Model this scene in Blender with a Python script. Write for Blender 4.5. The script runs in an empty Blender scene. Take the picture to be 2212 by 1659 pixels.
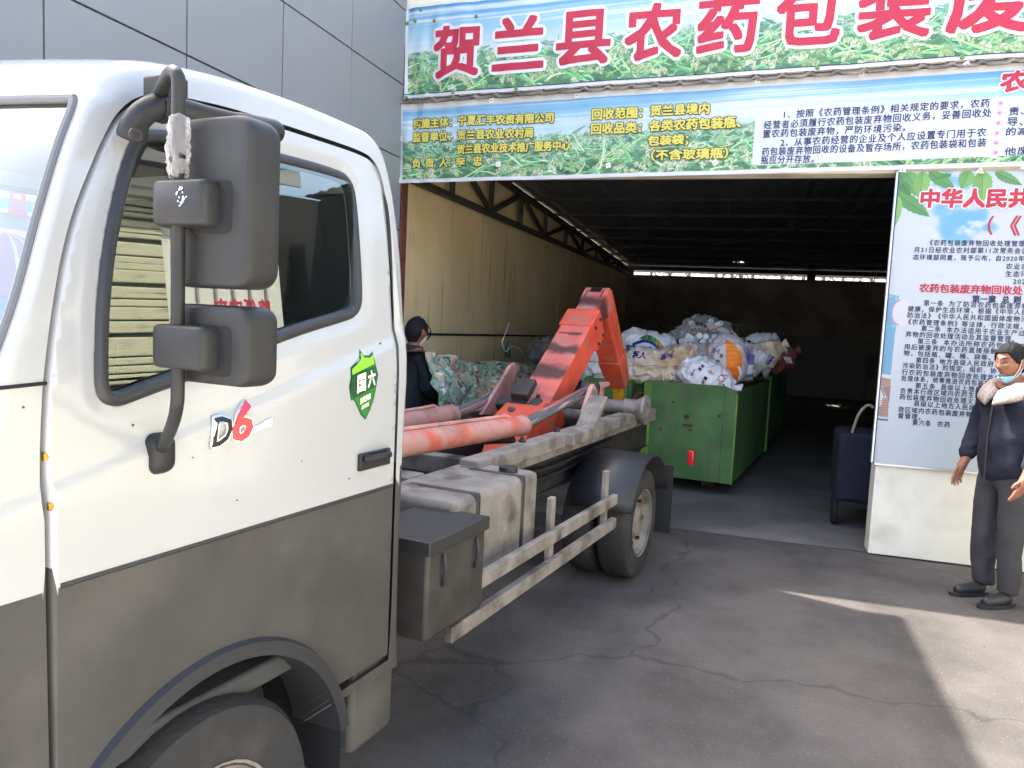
import bpy, bmesh, math, random
import numpy as np
from mathutils import Vector, Matrix, noise
from mathutils.geometry import delaunay_2d_cdt
from mathutils.bvhtree import BVHTree
R_ = math.radians
sc = bpy.context.scene
COL = sc.collection
random.seed(7)

# ------------------------------------------------------------------ camera
EYE = 1.7
CAMR = np.array([[0.9547595737551927, 0.07036071349895169, -0.28893515936749786],
                 [0.29367840577896974, -0.07028930835988906, 0.9533165303871592],
                 [0.04676697875558983, -0.9950421011827625, -0.08777281225907793]])
FPX, CX, CY = 1675., 1106., 829.5
cam = bpy.data.cameras.new('camera')
cam.sensor_width = 36; cam.lens = 36*FPX/2212; cam.clip_start = .05; cam.clip_end = 600
camo = bpy.data.objects.new('camera', cam); COL.objects.link(camo)
_r, _u, _b = CAMR[:, 0], -CAMR[:, 1], -CAMR[:, 2]
camo.matrix_world = Matrix(((_r[0], _u[0], _b[0], 0), (_r[1], _u[1], _b[1], 0), (_r[2], _u[2], _b[2], EYE), (0, 0, 0, 1)))
sc.camera = camo

# ------------------------------------------------------------------ light
SUN_AZ, SUN_EL = -71., 53.
w = bpy.data.worlds.new('World'); sc.world = w; w.use_nodes = True
nt = w.node_tree; nt.nodes.clear()
sky = nt.nodes.new('ShaderNodeTexSky'); sky.sky_type = 'NISHITA'; sky.sun_disc = False
sky.sun_elevation = R_(SUN_EL); sky.sun_rotation = R_(SUN_AZ); sky.air_density = 1.0; sky.dust_density = 4.0; sky.ozone_density = .6
bg = nt.nodes.new('ShaderNodeBackground'); bg.inputs[1].default_value = .15
wo = nt.nodes.new('ShaderNodeOutputWorld')
nt.links.new(sky.outputs[0], bg.inputs[0]); nt.links.new(bg.outputs[0], wo.inputs[0])
sl = bpy.data.lights.new('sun', 'SUN'); sl.energy = 2.8; sl.angle = R_(.5); sl.color = (1, .95, .87)
so = bpy.data.objects.new('sun', sl); COL.objects.link(so)
SUN = Vector((math.sin(R_(SUN_AZ))*math.cos(R_(SUN_EL)), math.cos(R_(SUN_AZ))*math.cos(R_(SUN_EL)), math.sin(R_(SUN_EL))))
so.location = SUN*30
so.rotation_euler = SUN.to_track_quat('Z', 'Y').to_euler()
vs = sc.view_settings
vs.view_transform = 'Standard'; vs.look = 'None'; vs.gamma = 1; vs.exposure = 2.6
sc.cycles.use_denoising = True
sc.cycles.max_bounces = 10; sc.cycles.transparent_max_bounces = 24; sc.cycles.diffuse_bounces = 5

# ------------------------------------------------------------------ surveying: a point of the photograph on a real plane
def ray(px, py):
    return CAMR @ np.array([(px-CX)/FPX, (py-CY)/FPX, 1.])
def onY(px, py, Y):
    d = ray(px, py); return Vector((d[0]*Y/d[1], Y, EYE+d[2]*Y/d[1]))
def onX(px, py, X):
    d = ray(px, py); return Vector((X, d[1]*X/d[0], EYE+d[2]*X/d[0]))
def onZ(px, py, Z):
    d = ray(px, py); t = (Z-EYE)/d[2]; return Vector((d[0]*t, d[1]*t, Z))
TH = 0.15508903
TU = np.array([math.sin(TH), math.cos(TH), 0]); TN = np.array([math.cos(TH), -math.sin(TH), 0]); TCL = 2.30
def TR(px, py, off):          # truck frame (across, along, up) on the lengthwise plane at this offset
    d = ray(px, py); t = (off-TCL)/(d @ TN); p = d*t
    return Vector((off, float(p @ TU), EYE+float(p[2])))
def TRA(px, py, a):           # truck frame on the crosswise plane at this station
    d = ray(px, py); t = a/(d @ TU); p = d*t
    return Vector((float(p @ TN)+TCL, a, EYE+float(p[2])))

# ------------------------------------------------------------------ materials
def srgb(r, g, b):
    f = lambda c: (c/255/12.92 if c/255 <= .04045 else ((c/255+.055)/1.055)**2.4)
    return (f(r), f(g), f(b))
MATS = {}
def mat(name, col=(.5, .5, .5), rough=.5, metal=0., var=0., vscale=4., col2=None, lo=.4, hi=.6, bump=0., bscale=40., coat=0., spec=.5,
        dirt=None, dscale=6., dlo=.5, dhi=.7, stretch=(1, 1, 1), dstretch=(1, 1, 1), detail=6., rvar=0.):
    m = bpy.data.materials.new(name); m.use_nodes = True
    n, l = m.node_tree.nodes, m.node_tree.links
    b = n['Principled BSDF']
    b.inputs['Roughness'].default_value = rough; b.inputs['Metallic'].default_value = metal
    b.inputs['Specular IOR Level'].default_value = spec
    if coat: b.inputs['Coat Weight'].default_value = coat; b.inputs['Coat Roughness'].default_value = .06
    tc = n.new('ShaderNodeTexCoord')
    def nz(scale, st, det=detail):
        mp = n.new('ShaderNodeMapping'); mp.inputs['Scale'].default_value = st
        l.new(tc.outputs['Object'], mp.inputs[0])
        t = n.new('ShaderNodeTexNoise'); t.inputs['Scale'].default_value = scale; t.inputs['Detail'].default_value = det
        l.new(mp.outputs[0], t.inputs['Vector']); return t.outputs['Fac']
    def ramp(fac, a, bb):
        r = n.new('ShaderNodeMapRange'); r.inputs[1].default_value = a; r.inputs[2].default_value = bb
        l.new(fac, r.inputs[0]); return r.outputs[0]
    def mix(fac, a, c):
        x = n.new('ShaderNodeMix'); x.data_type = 'RGBA'
        l.new(fac, x.inputs[0])
        for s, v in ((6, a), (7, c)):
            if isinstance(v, tuple): x.inputs[s].default_value = (*v, 1)
            else: l.new(v, x.inputs[s])
        return x.outputs[2]
    cur = tuple(col)
    if var or col2:
        a = tuple(c*(1-var) for c in col); c2 = tuple(col2) if col2 else tuple(min(1, c*(1+var)) for c in col)
        cur = mix(ramp(nz(vscale, stretch), lo, hi), a if not col2 else tuple(col), c2)
    if dirt:
        cur = mix(ramp(nz(dscale, dstretch), dlo, dhi), cur, tuple(dirt))
    if isinstance(cur, tuple): b.inputs['Base Color'].default_value = (*cur, 1)
    else: l.new(cur, b.inputs['Base Color'])
    if rvar:
        r = n.new('ShaderNodeMapRange'); r.inputs[1].default_value = .35; r.inputs[2].default_value = .65
        r.inputs[3].default_value = max(0, rough-rvar); r.inputs[4].default_value = rough+rvar
        l.new(nz(7., (1, 1, 1)), r.inputs[0]); l.new(r.outputs[0], b.inputs['Roughness'])
    if bump:
        bp = n.new('ShaderNodeBump'); bp.inputs['Strength'].default_value = bump; bp.inputs['Distance'].default_value = .01
        l.new(nz(bscale, stretch, 4.), bp.inputs['Height']); l.new(bp.outputs[0], b.inputs['Normal'])
    MATS[name] = m; return m
def print_mat(name, rough=.6, bump=.15):      # printed sheet: the ink is a colour attribute of the sheet
    m = mat(name, rough=rough, bump=bump, bscale=18.)
    a = m.node_tree.nodes.new('ShaderNodeVertexColor'); a.layer_name = 'ink'
    m.node_tree.links.new(a.outputs[0], m.node_tree.nodes['Principled BSDF'].inputs['Base Color'])
    return m
def film_mat(name, col, fill, rough=.25):      # thin clear polythene
    m = bpy.data.materials.new(name); m.use_nodes = True
    n, l = m.node_tree.nodes, m.node_tree.links
    b = n['Principled BSDF']; b.inputs['Base Color'].default_value = (*col, 1); b.inputs['Roughness'].default_value = rough
    tr = n.new('ShaderNodeBsdfTransparent'); mx = n.new('ShaderNodeMixShader')
    lw = n.new('ShaderNodeLayerWeight'); lw.inputs[0].default_value = .35
    nz = n.new('ShaderNodeTexNoise'); nz.inputs['Scale'].default_value = 9.; nz.inputs['Detail'].default_value = 6.
    tc = n.new('ShaderNodeTexCoord'); l.new(tc.outputs['Object'], nz.inputs['Vector'])
    mr = n.new('ShaderNodeMapRange'); mr.inputs[1].default_value = .4; mr.inputs[2].default_value = .75
    mr.inputs[3].default_value = fill*.6; mr.inputs[4].default_value = min(1, fill*1.9); l.new(nz.outputs['Fac'], mr.inputs[0])
    ad = n.new('ShaderNodeMath'); ad.operation = 'MULTIPLY_ADD'; ad.inputs[1].default_value = .45; ad.use_clamp = True
    l.new(lw.outputs['Facing'], ad.inputs[0]); l.new(mr.outputs[0], ad.inputs[2])
    l.new(ad.outputs[0], mx.inputs[0]); l.new(tr.outputs[0], mx.inputs[1]); l.new(b.outputs[0], mx.inputs[2])
    l.new(mx.outputs[0], n['Material Output'].inputs[0])
    bp = n.new('ShaderNodeBump'); bp.inputs['Strength'].default_value = .6; bp.inputs['Distance'].default_value = .02
    l.new(nz.outputs['Fac'], bp.inputs['Height']); l.new(bp.outputs[0], b.inputs['Normal'])
    MATS[name] = m; return m
def glass_mat(name, tint, gain):
    m = bpy.data.materials.new(name); m.use_nodes = True
    n, l = m.node_tree.nodes, m.node_tree.links; n.remove(n['Principled BSDF'])
    tr = n.new('ShaderNodeBsdfTransparent'); tr.inputs[0].default_value = (*tint, 1)
    gl = n.new('ShaderNodeBsdfGlossy'); gl.inputs['Roughness'].default_value = .0; gl.inputs[0].default_value = (.95, 1, .93, 1)
    ge = n.new('ShaderNodeNewGeometry'); dt = n.new('ShaderNodeVectorMath'); dt.operation = 'DOT_PRODUCT'
    l.new(ge.outputs['Normal'], dt.inputs[0]); l.new(ge.outputs['Incoming'], dt.inputs[1])
    ab = n.new('ShaderNodeMath'); ab.operation = 'ABSOLUTE'; l.new(dt.outputs['Value'], ab.inputs[0])
    iv = n.new('ShaderNodeMath'); iv.operation = 'SUBTRACT'; iv.inputs[0].default_value = 1; l.new(ab.outputs[0], iv.inputs[1])
    pw = n.new('ShaderNodeMath'); pw.operation = 'POWER'; pw.inputs[1].default_value = 5; l.new(iv.outputs[0], pw.inputs[0])
    fr = n.new('ShaderNodeMath'); fr.operation = 'MULTIPLY_ADD'; fr.inputs[1].default_value = .96; fr.inputs[2].default_value = .04; l.new(pw.outputs[0], fr.inputs[0])
    mu = n.new('ShaderNodeMath'); mu.operation = 'MULTIPLY'; mu.inputs[1].default_value = gain; mu.use_clamp = True
    mx = n.new('ShaderNodeMixShader'); l.new(fr.outputs[0], mu.inputs[0]); l.new(mu.outputs[0], mx.inputs[0])
    l.new(tr.outputs[0], mx.inputs[1]); l.new(gl.outputs[0], mx.inputs[2]); l.new(mx.outputs[0], n['Material Output'].inputs[0])
    MATS[name] = m; return m

mat('truck_white', (.375, .374, .365), .26, coat=.6, var=.02, vscale=2., lo=.2, hi=.8, detail=2.)
mat('truck_plastic', (.021, .0205, .0205), .5, spec=.32, var=.12, vscale=9., bump=.06, bscale=300.)
mat('rubber_black', (.022, .022, .024), .5)
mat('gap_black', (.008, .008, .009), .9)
mat('dusty_cladding', (.046, .042, .038), .6, var=.1, vscale=5., bump=.05, bscale=150., dirt=(.095, .084, .074), dscale=2.6, dlo=.48, dhi=.8, rvar=.12)
mat('interior_grey', (.05, .052, .055), .8)
mat('seat_cloth', (.035, .038, .042), .85, var=.15, vscale=30.)
glass_mat('window_glass', (.45, .5, .49), 3.8)
glass_mat('windscreen_glass', (.82, .88, .87), 3.4)
mat('chrome', (.75, .75, .76), .08, 1.)
mat('ram_dusty', srgb(190, 88, 70), .65, col2=srgb(178, 130, 118), vscale=4.5, lo=.36, hi=.5, bump=.08, bscale=60., dirt=srgb(138, 112, 92), dscale=7., dlo=.56, dhi=.72)
mat('ram_chrome', (.9, .9, .92), .16, .85)
mat('chrome_dull', (.62, .62, .62), .22, 1.)
mat('badge_red', (.62, .02, .03), .25, coat=.5)
mat('sticker_green', srgb(40, 120, 45), .35, var=.2, vscale=14.)
mat('sticker_lime', srgb(130, 200, 40), .35, var=.1, vscale=20.)
mat('sticker_dark', srgb(14, 72, 40), .35, var=.2, vscale=14.)
mat('sticker_cream', srgb(240, 235, 205), .4)
mat('hook_orange', srgb(226, 88, 62), .5, var=.1, vscale=6., dirt=srgb(176, 118, 104), dscale=5., dlo=.57, dhi=.72, bump=.05, bscale=60.)
mat('hook_orange_greasy', srgb(205, 84, 70), .55, var=.15, vscale=5., dirt=(.018, .017, .016), dscale=3.2, dlo=.5, dhi=.6, bump=.08, bscale=60.)
mat('hook_red_shaded', srgb(190, 44, 34), .5, var=.12, vscale=6., dirt=srgb(120, 60, 50), dscale=5., dlo=.55, dhi=.75)
mat('grease', (.02, .019, .018), .55, var=.3, vscale=12., dirt=srgb(120, 70, 62), dscale=9., dlo=.58, dhi=.7)
mat('dusty_pink', srgb(196, 140, 128), .7, var=.1, vscale=7., dirt=srgb(120, 96, 84), dscale=6., dlo=.5, dhi=.75, bump=.1, bscale=50.)
mat('dusty_steel', srgb(128, 120, 112), .65, var=.15, vscale=8., dirt=srgb(74, 66, 58), dscale=6., dlo=.5, dhi=.7, bump=.1, bscale=60.)
mat('dark_steel', srgb(62, 58, 54), .6, .3, var=.2, vscale=9., bump=.1, bscale=60.)
mat('hook_yellow', srgb(205, 150, 30), .5, var=.12, vscale=10., dirt=srgb(110, 80, 40), dscale=14., dlo=.55, dhi=.7)
mat('windscreen_rubber', (.11, .115, .125), .6)
mat('tyre', (.024, .023, .022), .85, bump=.5, bscale=40., dirt=(.06, .053, .047), dscale=5., dlo=.5, dhi=.75)
m = mat('asphalt_dirt', (.078, .068, .061), .9, var=.25, vscale=1.6, bump=.6, bscale=70., dirt=(.105, .09, .079), dscale=.7, dlo=.45, dhi=.7, rvar=.08)
n_, l_ = m.node_tree.nodes, m.node_tree.links; b_ = n_['Principled BSDF']; src_ = b_.inputs['Base Color'].links[0].from_socket; tc_ = n_.new('ShaderNodeTexCoord')
def layer_(fac, col):
    global src_
    mx = n_.new('ShaderNodeMix'); mx.data_type = 'RGBA'; l_.new(fac, mx.inputs[0]); l_.new(src_, mx.inputs[6]); mx.inputs[7].default_value = (*col, 1); src_ = mx.outputs[2]
def rng_(s_, a, b, c=0., d=1.):
    r = n_.new('ShaderNodeMapRange'); r.inputs[1].default_value = a; r.inputs[2].default_value = b; r.inputs[3].default_value = c; r.inputs[4].default_value = d; l_.new(s_, r.inputs[0]); return r.outputs[0]
nz_ = n_.new('ShaderNodeTexNoise'); nz_.inputs['Scale'].default_value = 2.5; l_.new(tc_.outputs['Object'], nz_.inputs['Vector'])
va_ = n_.new('ShaderNodeVectorMath'); va_.operation = 'MULTIPLY_ADD'; va_.inputs[1].default_value = (.5, .5, 0); l_.new(nz_.outputs['Color'], va_.inputs[0]); l_.new(tc_.outputs['Object'], va_.inputs[2])
vo_ = n_.new('ShaderNodeTexVoronoi'); vo_.feature = 'DISTANCE_TO_EDGE'; vo_.inputs['Scale'].default_value = .42; l_.new(va_.outputs[0], vo_.inputs['Vector'])
layer_(rng_(vo_.outputs['Distance'], .001, .006, .5, 0.), (.02, .018, .016))
v2_ = n_.new('ShaderNodeTexVoronoi'); v2_.inputs['Scale'].default_value = 38.; l_.new(tc_.outputs['Object'], v2_.inputs['Vector'])
layer_(rng_(v2_.outputs['Distance'], .10, .24, .5, 0.), (.16, .148, .136))
n3_ = n_.new('ShaderNodeTexNoise'); n3_.inputs['Scale'].default_value = .9; n3_.inputs['Detail'].default_value = 8.; n3_.inputs['Roughness'].default_value = .65; l_.new(va_.outputs[0], n3_.inputs['Vector'])
layer_(rng_(n3_.outputs['Fac'], .60, .72, 0., .7), (.035, .031, .028))
l_.new(src_, b_.inputs['Base Color'])
mat('pebble', srgb(92, 84, 76), .9, var=.35, vscale=3.)
mat('bounce_concrete', (.52, .49, .44), .9, var=.06, vscale=1., bump=.2, bscale=30.)
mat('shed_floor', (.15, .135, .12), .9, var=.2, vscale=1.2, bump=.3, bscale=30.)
mat('panel_grey', srgb(136, 136, 137), .42, var=.03, vscale=.8)
mat('panel_joint', (.02, .021, .025), .7)
mat('cream_wall', srgb(236, 230, 214), .8, var=.04, vscale=2., dirt=srgb(214, 205, 186), dscale=3., dlo=.5, dhi=.75, bump=.1, bscale=30.)
mat('tan_wall', srgb(232, 208, 166), .75, var=.06, vscale=1.2, dirt=srgb(150, 126, 88), dscale=4., dlo=.58, dhi=.8, dstretch=(2.2, 2.2, .16), bump=.1, bscale=20.)
mat('dark_block_wall', srgb(150, 138, 122), .9, var=.2, vscale=1.5, bump=.3, bscale=18.)
mat('dark_roof_sheet', srgb(104, 108, 118), .6, var=.1, vscale=2.)
mat('roof_overhang', srgb(150, 118, 84), .7, var=.2, vscale=2.)
mat('rusty_steel', srgb(104, 56, 40), .75, var=.25, vscale=9., dirt=srgb(60, 34, 28), dscale=12., dlo=.5, dhi=.7, bump=.2, bscale=60.)
mat('truss_dark', srgb(62, 58, 54), .7, var=.2, vscale=6.)
mat('eave_tile', srgb(128, 118, 106), .8, var=.25, vscale=9., dirt=srgb(70, 60, 52), dscale=8., dlo=.45, dhi=.7, bump=.2, bscale=40.)
print_mat('banner_print'); print_mat('board_print', .45, .05)
mat('ink_red', srgb(180, 40, 66), .6, var=.05, vscale=2.)
mat('ink_white', srgb(216, 214, 216), .6)
mat('ink_yellow', srgb(206, 192, 88), .6)
mat('ink_navy', srgb(26, 36, 84), .6)
mat('ink_black', srgb(16, 22, 34), .6)
mat('ink_pink', srgb(240, 120, 170), .6)
mat('ink_blue', srgb(40, 44, 150), .6)
mat('banner_white', srgb(232, 230, 232), .65, var=.03, vscale=6., dirt=srgb(190, 182, 176), dscale=9., dlo=.56, dhi=.8, bump=.1, bscale=25.)
mat('panel_white', srgb(197, 198, 206), .6, var=.03, vscale=2.)
mat('nail_tab', srgb(230, 228, 224), .7)
mat('nail', srgb(70, 66, 60), .4, .6)
mat('grommet', srgb(120, 150, 90), .4, .5)
mat('steel_edge', srgb(200, 204, 212), .3, .6)
mat('skip_green', srgb(74, 116, 62), .65, var=.22, vscale=2.5, dirt=srgb(104, 100, 74), dscale=7., dlo=.5, dhi=.8, dstretch=(2, 2, .3), bump=.12, bscale=30.)
mat('skip_green_light', srgb(104, 142, 62), .6, var=.15, vscale=4., dirt=srgb(90, 88, 62), dscale=7., dlo=.5, dhi=.75, dstretch=(2, 2, .3), bump=.12, bscale=30.)
mat('skip_rim_dirt', srgb(128, 112, 92), .8, var=.2, vscale=10., bump=.2, bscale=40.)
mat('rust', srgb(92, 58, 42), .8, var=.2, vscale=14., bump=.2, bscale=60.)
mat('sack_white', srgb(240, 238, 246), .6, var=.05, vscale=8., dirt=srgb(196, 180, 166), dscale=5., dlo=.55, dhi=.8, bump=.35, bscale=26.)
mat('sack_blue_white', srgb(236, 240, 252), .5, var=.04, vscale=8., bump=.3, bscale=26.)
mat('sack_beige', srgb(232, 222, 212), .65, col2=srgb(206, 178, 150), vscale=3.2, lo=.42, hi=.6, dirt=srgb(170, 138, 110), dscale=6., dlo=.56, dhi=.78, bump=.4, bscale=24.)
mat('sack_tan', srgb(226, 208, 184), .7, var=.08, vscale=6., dirt=srgb(160, 128, 98), dscale=5., dlo=.5, dhi=.75, bump=.4, bscale=24.)
mat('sack_grey', srgb(212, 204, 212), .6, var=.08, vscale=6., dirt=srgb(150, 132, 126), dscale=6., dlo=.56, dhi=.8, bump=.3, bscale=26.)
mat('sack_orange', srgb(246, 118, 24), .5, var=.14, vscale=5., col2=srgb(252, 150, 40), bump=.35, bscale=26.)
mat('sack_red', srgb(142, 74, 70), .6, var=.15, vscale=6., bump=.35, bscale=26.)
mat('print_green', srgb(70, 140, 50), .6, var=.3, vscale=18.)
mat('print_orange', srgb(246, 170, 40), .6, var=.2, vscale=18.)
mat('print_sky', srgb(80, 160, 210), .6)
film_mat('clear_film', (.86, .88, .92), .10); film_mat('cloudy_film', (.80, .82, .82), .34, .4); film_mat('tape_film', (.84, .79, .75), .13, .08)
mat('bottle_white', srgb(236, 238, 246), .35, spec=.5)
mat('bottle_cap', srgb(240, 242, 250), .35)
mat('bottle_label', srgb(214, 222, 232), .5, col2=srgb(232, 234, 238), vscale=20.)
mat('bottle_orange', srgb(226, 140, 80), .4); mat('bottle_violet', srgb(96, 96, 176), .35); mat('bottle_green', srgb(92, 120, 70), .4)
mat('fleece', srgb(176, 160, 150), .95, var=.12, vscale=60., bump=.7, bscale=130.)
mat('jacket_navy', srgb(34, 35, 50), .85, var=.12, vscale=7., bump=.8, bscale=11.)
mat('coat_black', srgb(22, 24, 34), .75, var=.15, vscale=6., bump=.35, bscale=12.)
mat('sweater_pink', srgb(130, 74, 88), .9, bump=.5, bscale=120.)
mat('trousers_dark', srgb(62, 60, 62), .85, bump=.25, bscale=20.)
mat('shoe_black', (.02, .02, .022), .5)
mat('hair_black', (.010, .009, .010), .75, spec=.25, bump=.5, bscale=120., stretch=(1, 1, .2))
mat('mask_blue', srgb(150, 206, 228), .7, bump=.2, bscale=60.); mat('mask_white', srgb(226, 232, 234), .7)
mat('spectacle_frame', (.02, .02, .02), .3)
print_mat('skin', .55, .05)
mat('bark', srgb(120, 112, 110), .9, var=.2, vscale=8.)
mat('wire_pale', srgb(170, 160, 140), .6); mat('wire_dark', srgb(60, 54, 46), .7)
mat('bundle_grey', srgb(120, 116, 112), .85, var=.2, vscale=6., bump=.4, bscale=18.)
mat('dark_board', srgb(124, 122, 120), .6, var=.06, vscale=2.)
mat('concrete_grey', srgb(128, 120, 114), .9, var=.1, vscale=3., bump=.2, bscale=30.)
mat('shutter_olive', srgb(190, 188, 156), .55, var=.04, vscale=3., dirt=srgb(140, 136, 112), dscale=5., dlo=.56, dhi=.8, dstretch=(1, 1, 3))
mat('shutter_slot', srgb(60, 58, 48), .7)
mat('clad_white', srgb(222, 222, 212), .5, var=.03, vscale=2.); mat('clad_rib', srgb(150, 150, 146), .5)
mat('roof_grey', srgb(110, 112, 116), .7)
mat('green_bottle_glass', srgb(18, 72, 44), .15)
mat('sign_teal', srgb(120, 186, 190), .6, var=.05, vscale=2.); mat('sign_paleblue', srgb(206, 226, 242), .6); mat('sign_plum', srgb(170, 120, 150), .6, var=.06, vscale=3.)
mat('sign_lime', srgb(206, 218, 160), .6); mat('sign_blue', srgb(90, 130, 170), .6, var=.05, vscale=2.); mat('sign_orange', srgb(226, 180, 120), .6)

m = mat('hook_orange_banded', srgb(214, 104, 90), .6, var=.1, vscale=6., dirt=srgb(186, 136, 124), dscale=4., dlo=.5, dhi=.72, bump=.06, bscale=60.)
def bands(m, d, spots, dark=(.022, .019, .018)):          # grease smeared across the arm at these stations along d
    n, l = m.node_tree.nodes, m.node_tree.links; b = n['Principled BSDF']; src = b.inputs['Base Color'].links[0].from_socket
    tc = n.new('ShaderNodeTexCoord'); dt = n.new('ShaderNodeVectorMath'); dt.operation = 'DOT_PRODUCT'; dt.inputs[1].default_value = d; l.new(tc.outputs['Object'], dt.inputs[0])
    nz = n.new('ShaderNodeTexNoise'); nz.inputs['Scale'].default_value = 7.; nz.inputs['Detail'].default_value = 5.; l.new(tc.outputs['Object'], nz.inputs['Vector'])
    md = n.new('ShaderNodeMath'); md.operation = 'MULTIPLY_ADD'; md.inputs[1].default_value = .16; l.new(nz.outputs['Fac'], md.inputs[0]); l.new(dt.outputs['Value'], md.inputs[2])
    for c, w_, amt in spots:
        sb = n.new('ShaderNodeMath'); sb.operation = 'SUBTRACT'; sb.inputs[1].default_value = c+.08; l.new(md.outputs[0], sb.inputs[0])
        ab = n.new('ShaderNodeMath'); ab.operation = 'ABSOLUTE'; l.new(sb.outputs[0], ab.inputs[0])
        mr = n.new('ShaderNodeMapRange'); mr.interpolation_type = 'SMOOTHSTEP'; mr.inputs[1].default_value = w_*.35; mr.inputs[2].default_value = w_*1.25; mr.inputs[3].default_value = amt; mr.inputs[4].default_value = 0; l.new(ab.outputs[0], mr.inputs[0])
        mx = n.new('ShaderNodeMix'); mx.data_type = 'RGBA'; l.new(mr.outputs[0], mx.inputs[0]); l.new(src, mx.inputs[6]); mx.inputs[7].default_value = (*dark, 1); src = mx.outputs[2]
    l.new(src, b.inputs['Base Color'])
# camouflage tarpaulin
m = mat('camouflage', bump=.5, bscale=14., rough=.6)
n_, l_ = m.node_tree.nodes, m.node_tree.links
tc_ = n_.new('ShaderNodeTexCoord'); prev = None
for i, (c, sc_, thr, off) in enumerate(((srgb(146, 176, 150), 0, 0, 0), (srgb(214, 172, 146), 7., .52, 0), (srgb(232, 226, 224), 9., .60, 3.), (srgb(92, 84, 82), 11., .605, 7.), (srgb(112, 144, 112), 8., .60, 11.))):
    if i == 0: prev = c; continue
    mp = n_.new('ShaderNodeMapping'); mp.inputs['Location'].default_value = (off, off, off); mp.inputs['Scale'].default_value = (1, 1, 1.5)
    nz = n_.new('ShaderNodeTexNoise'); nz.inputs['Scale'].default_value = sc_; nz.inputs['Detail'].default_value = 2.; nz.inputs['Distortion'].default_value = 1.2
    mr = n_.new('ShaderNodeMapRange'); mr.inputs[1].default_value = thr; mr.inputs[2].default_value = thr+.012
    mx = n_.new('ShaderNodeMix'); mx.data_type = 'RGBA'
    l_.new(tc_.outputs['Object'], mp.inputs[0]); l_.new(mp.outputs[0], nz.inputs['Vector']); l_.new(nz.outputs['Fac'], mr.inputs[0]); l_.new(mr.outputs[0], mx.inputs[0])
    if isinstance(prev, tuple): mx.inputs[6].default_value = (*prev, 1)
    else: l_.new(prev, mx.inputs[6])
    mx.inputs[7].default_value = (*c, 1); prev = mx.outputs[2]
l_.new(prev, n_['Principled BSDF'].inputs['Base Color'])

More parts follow.
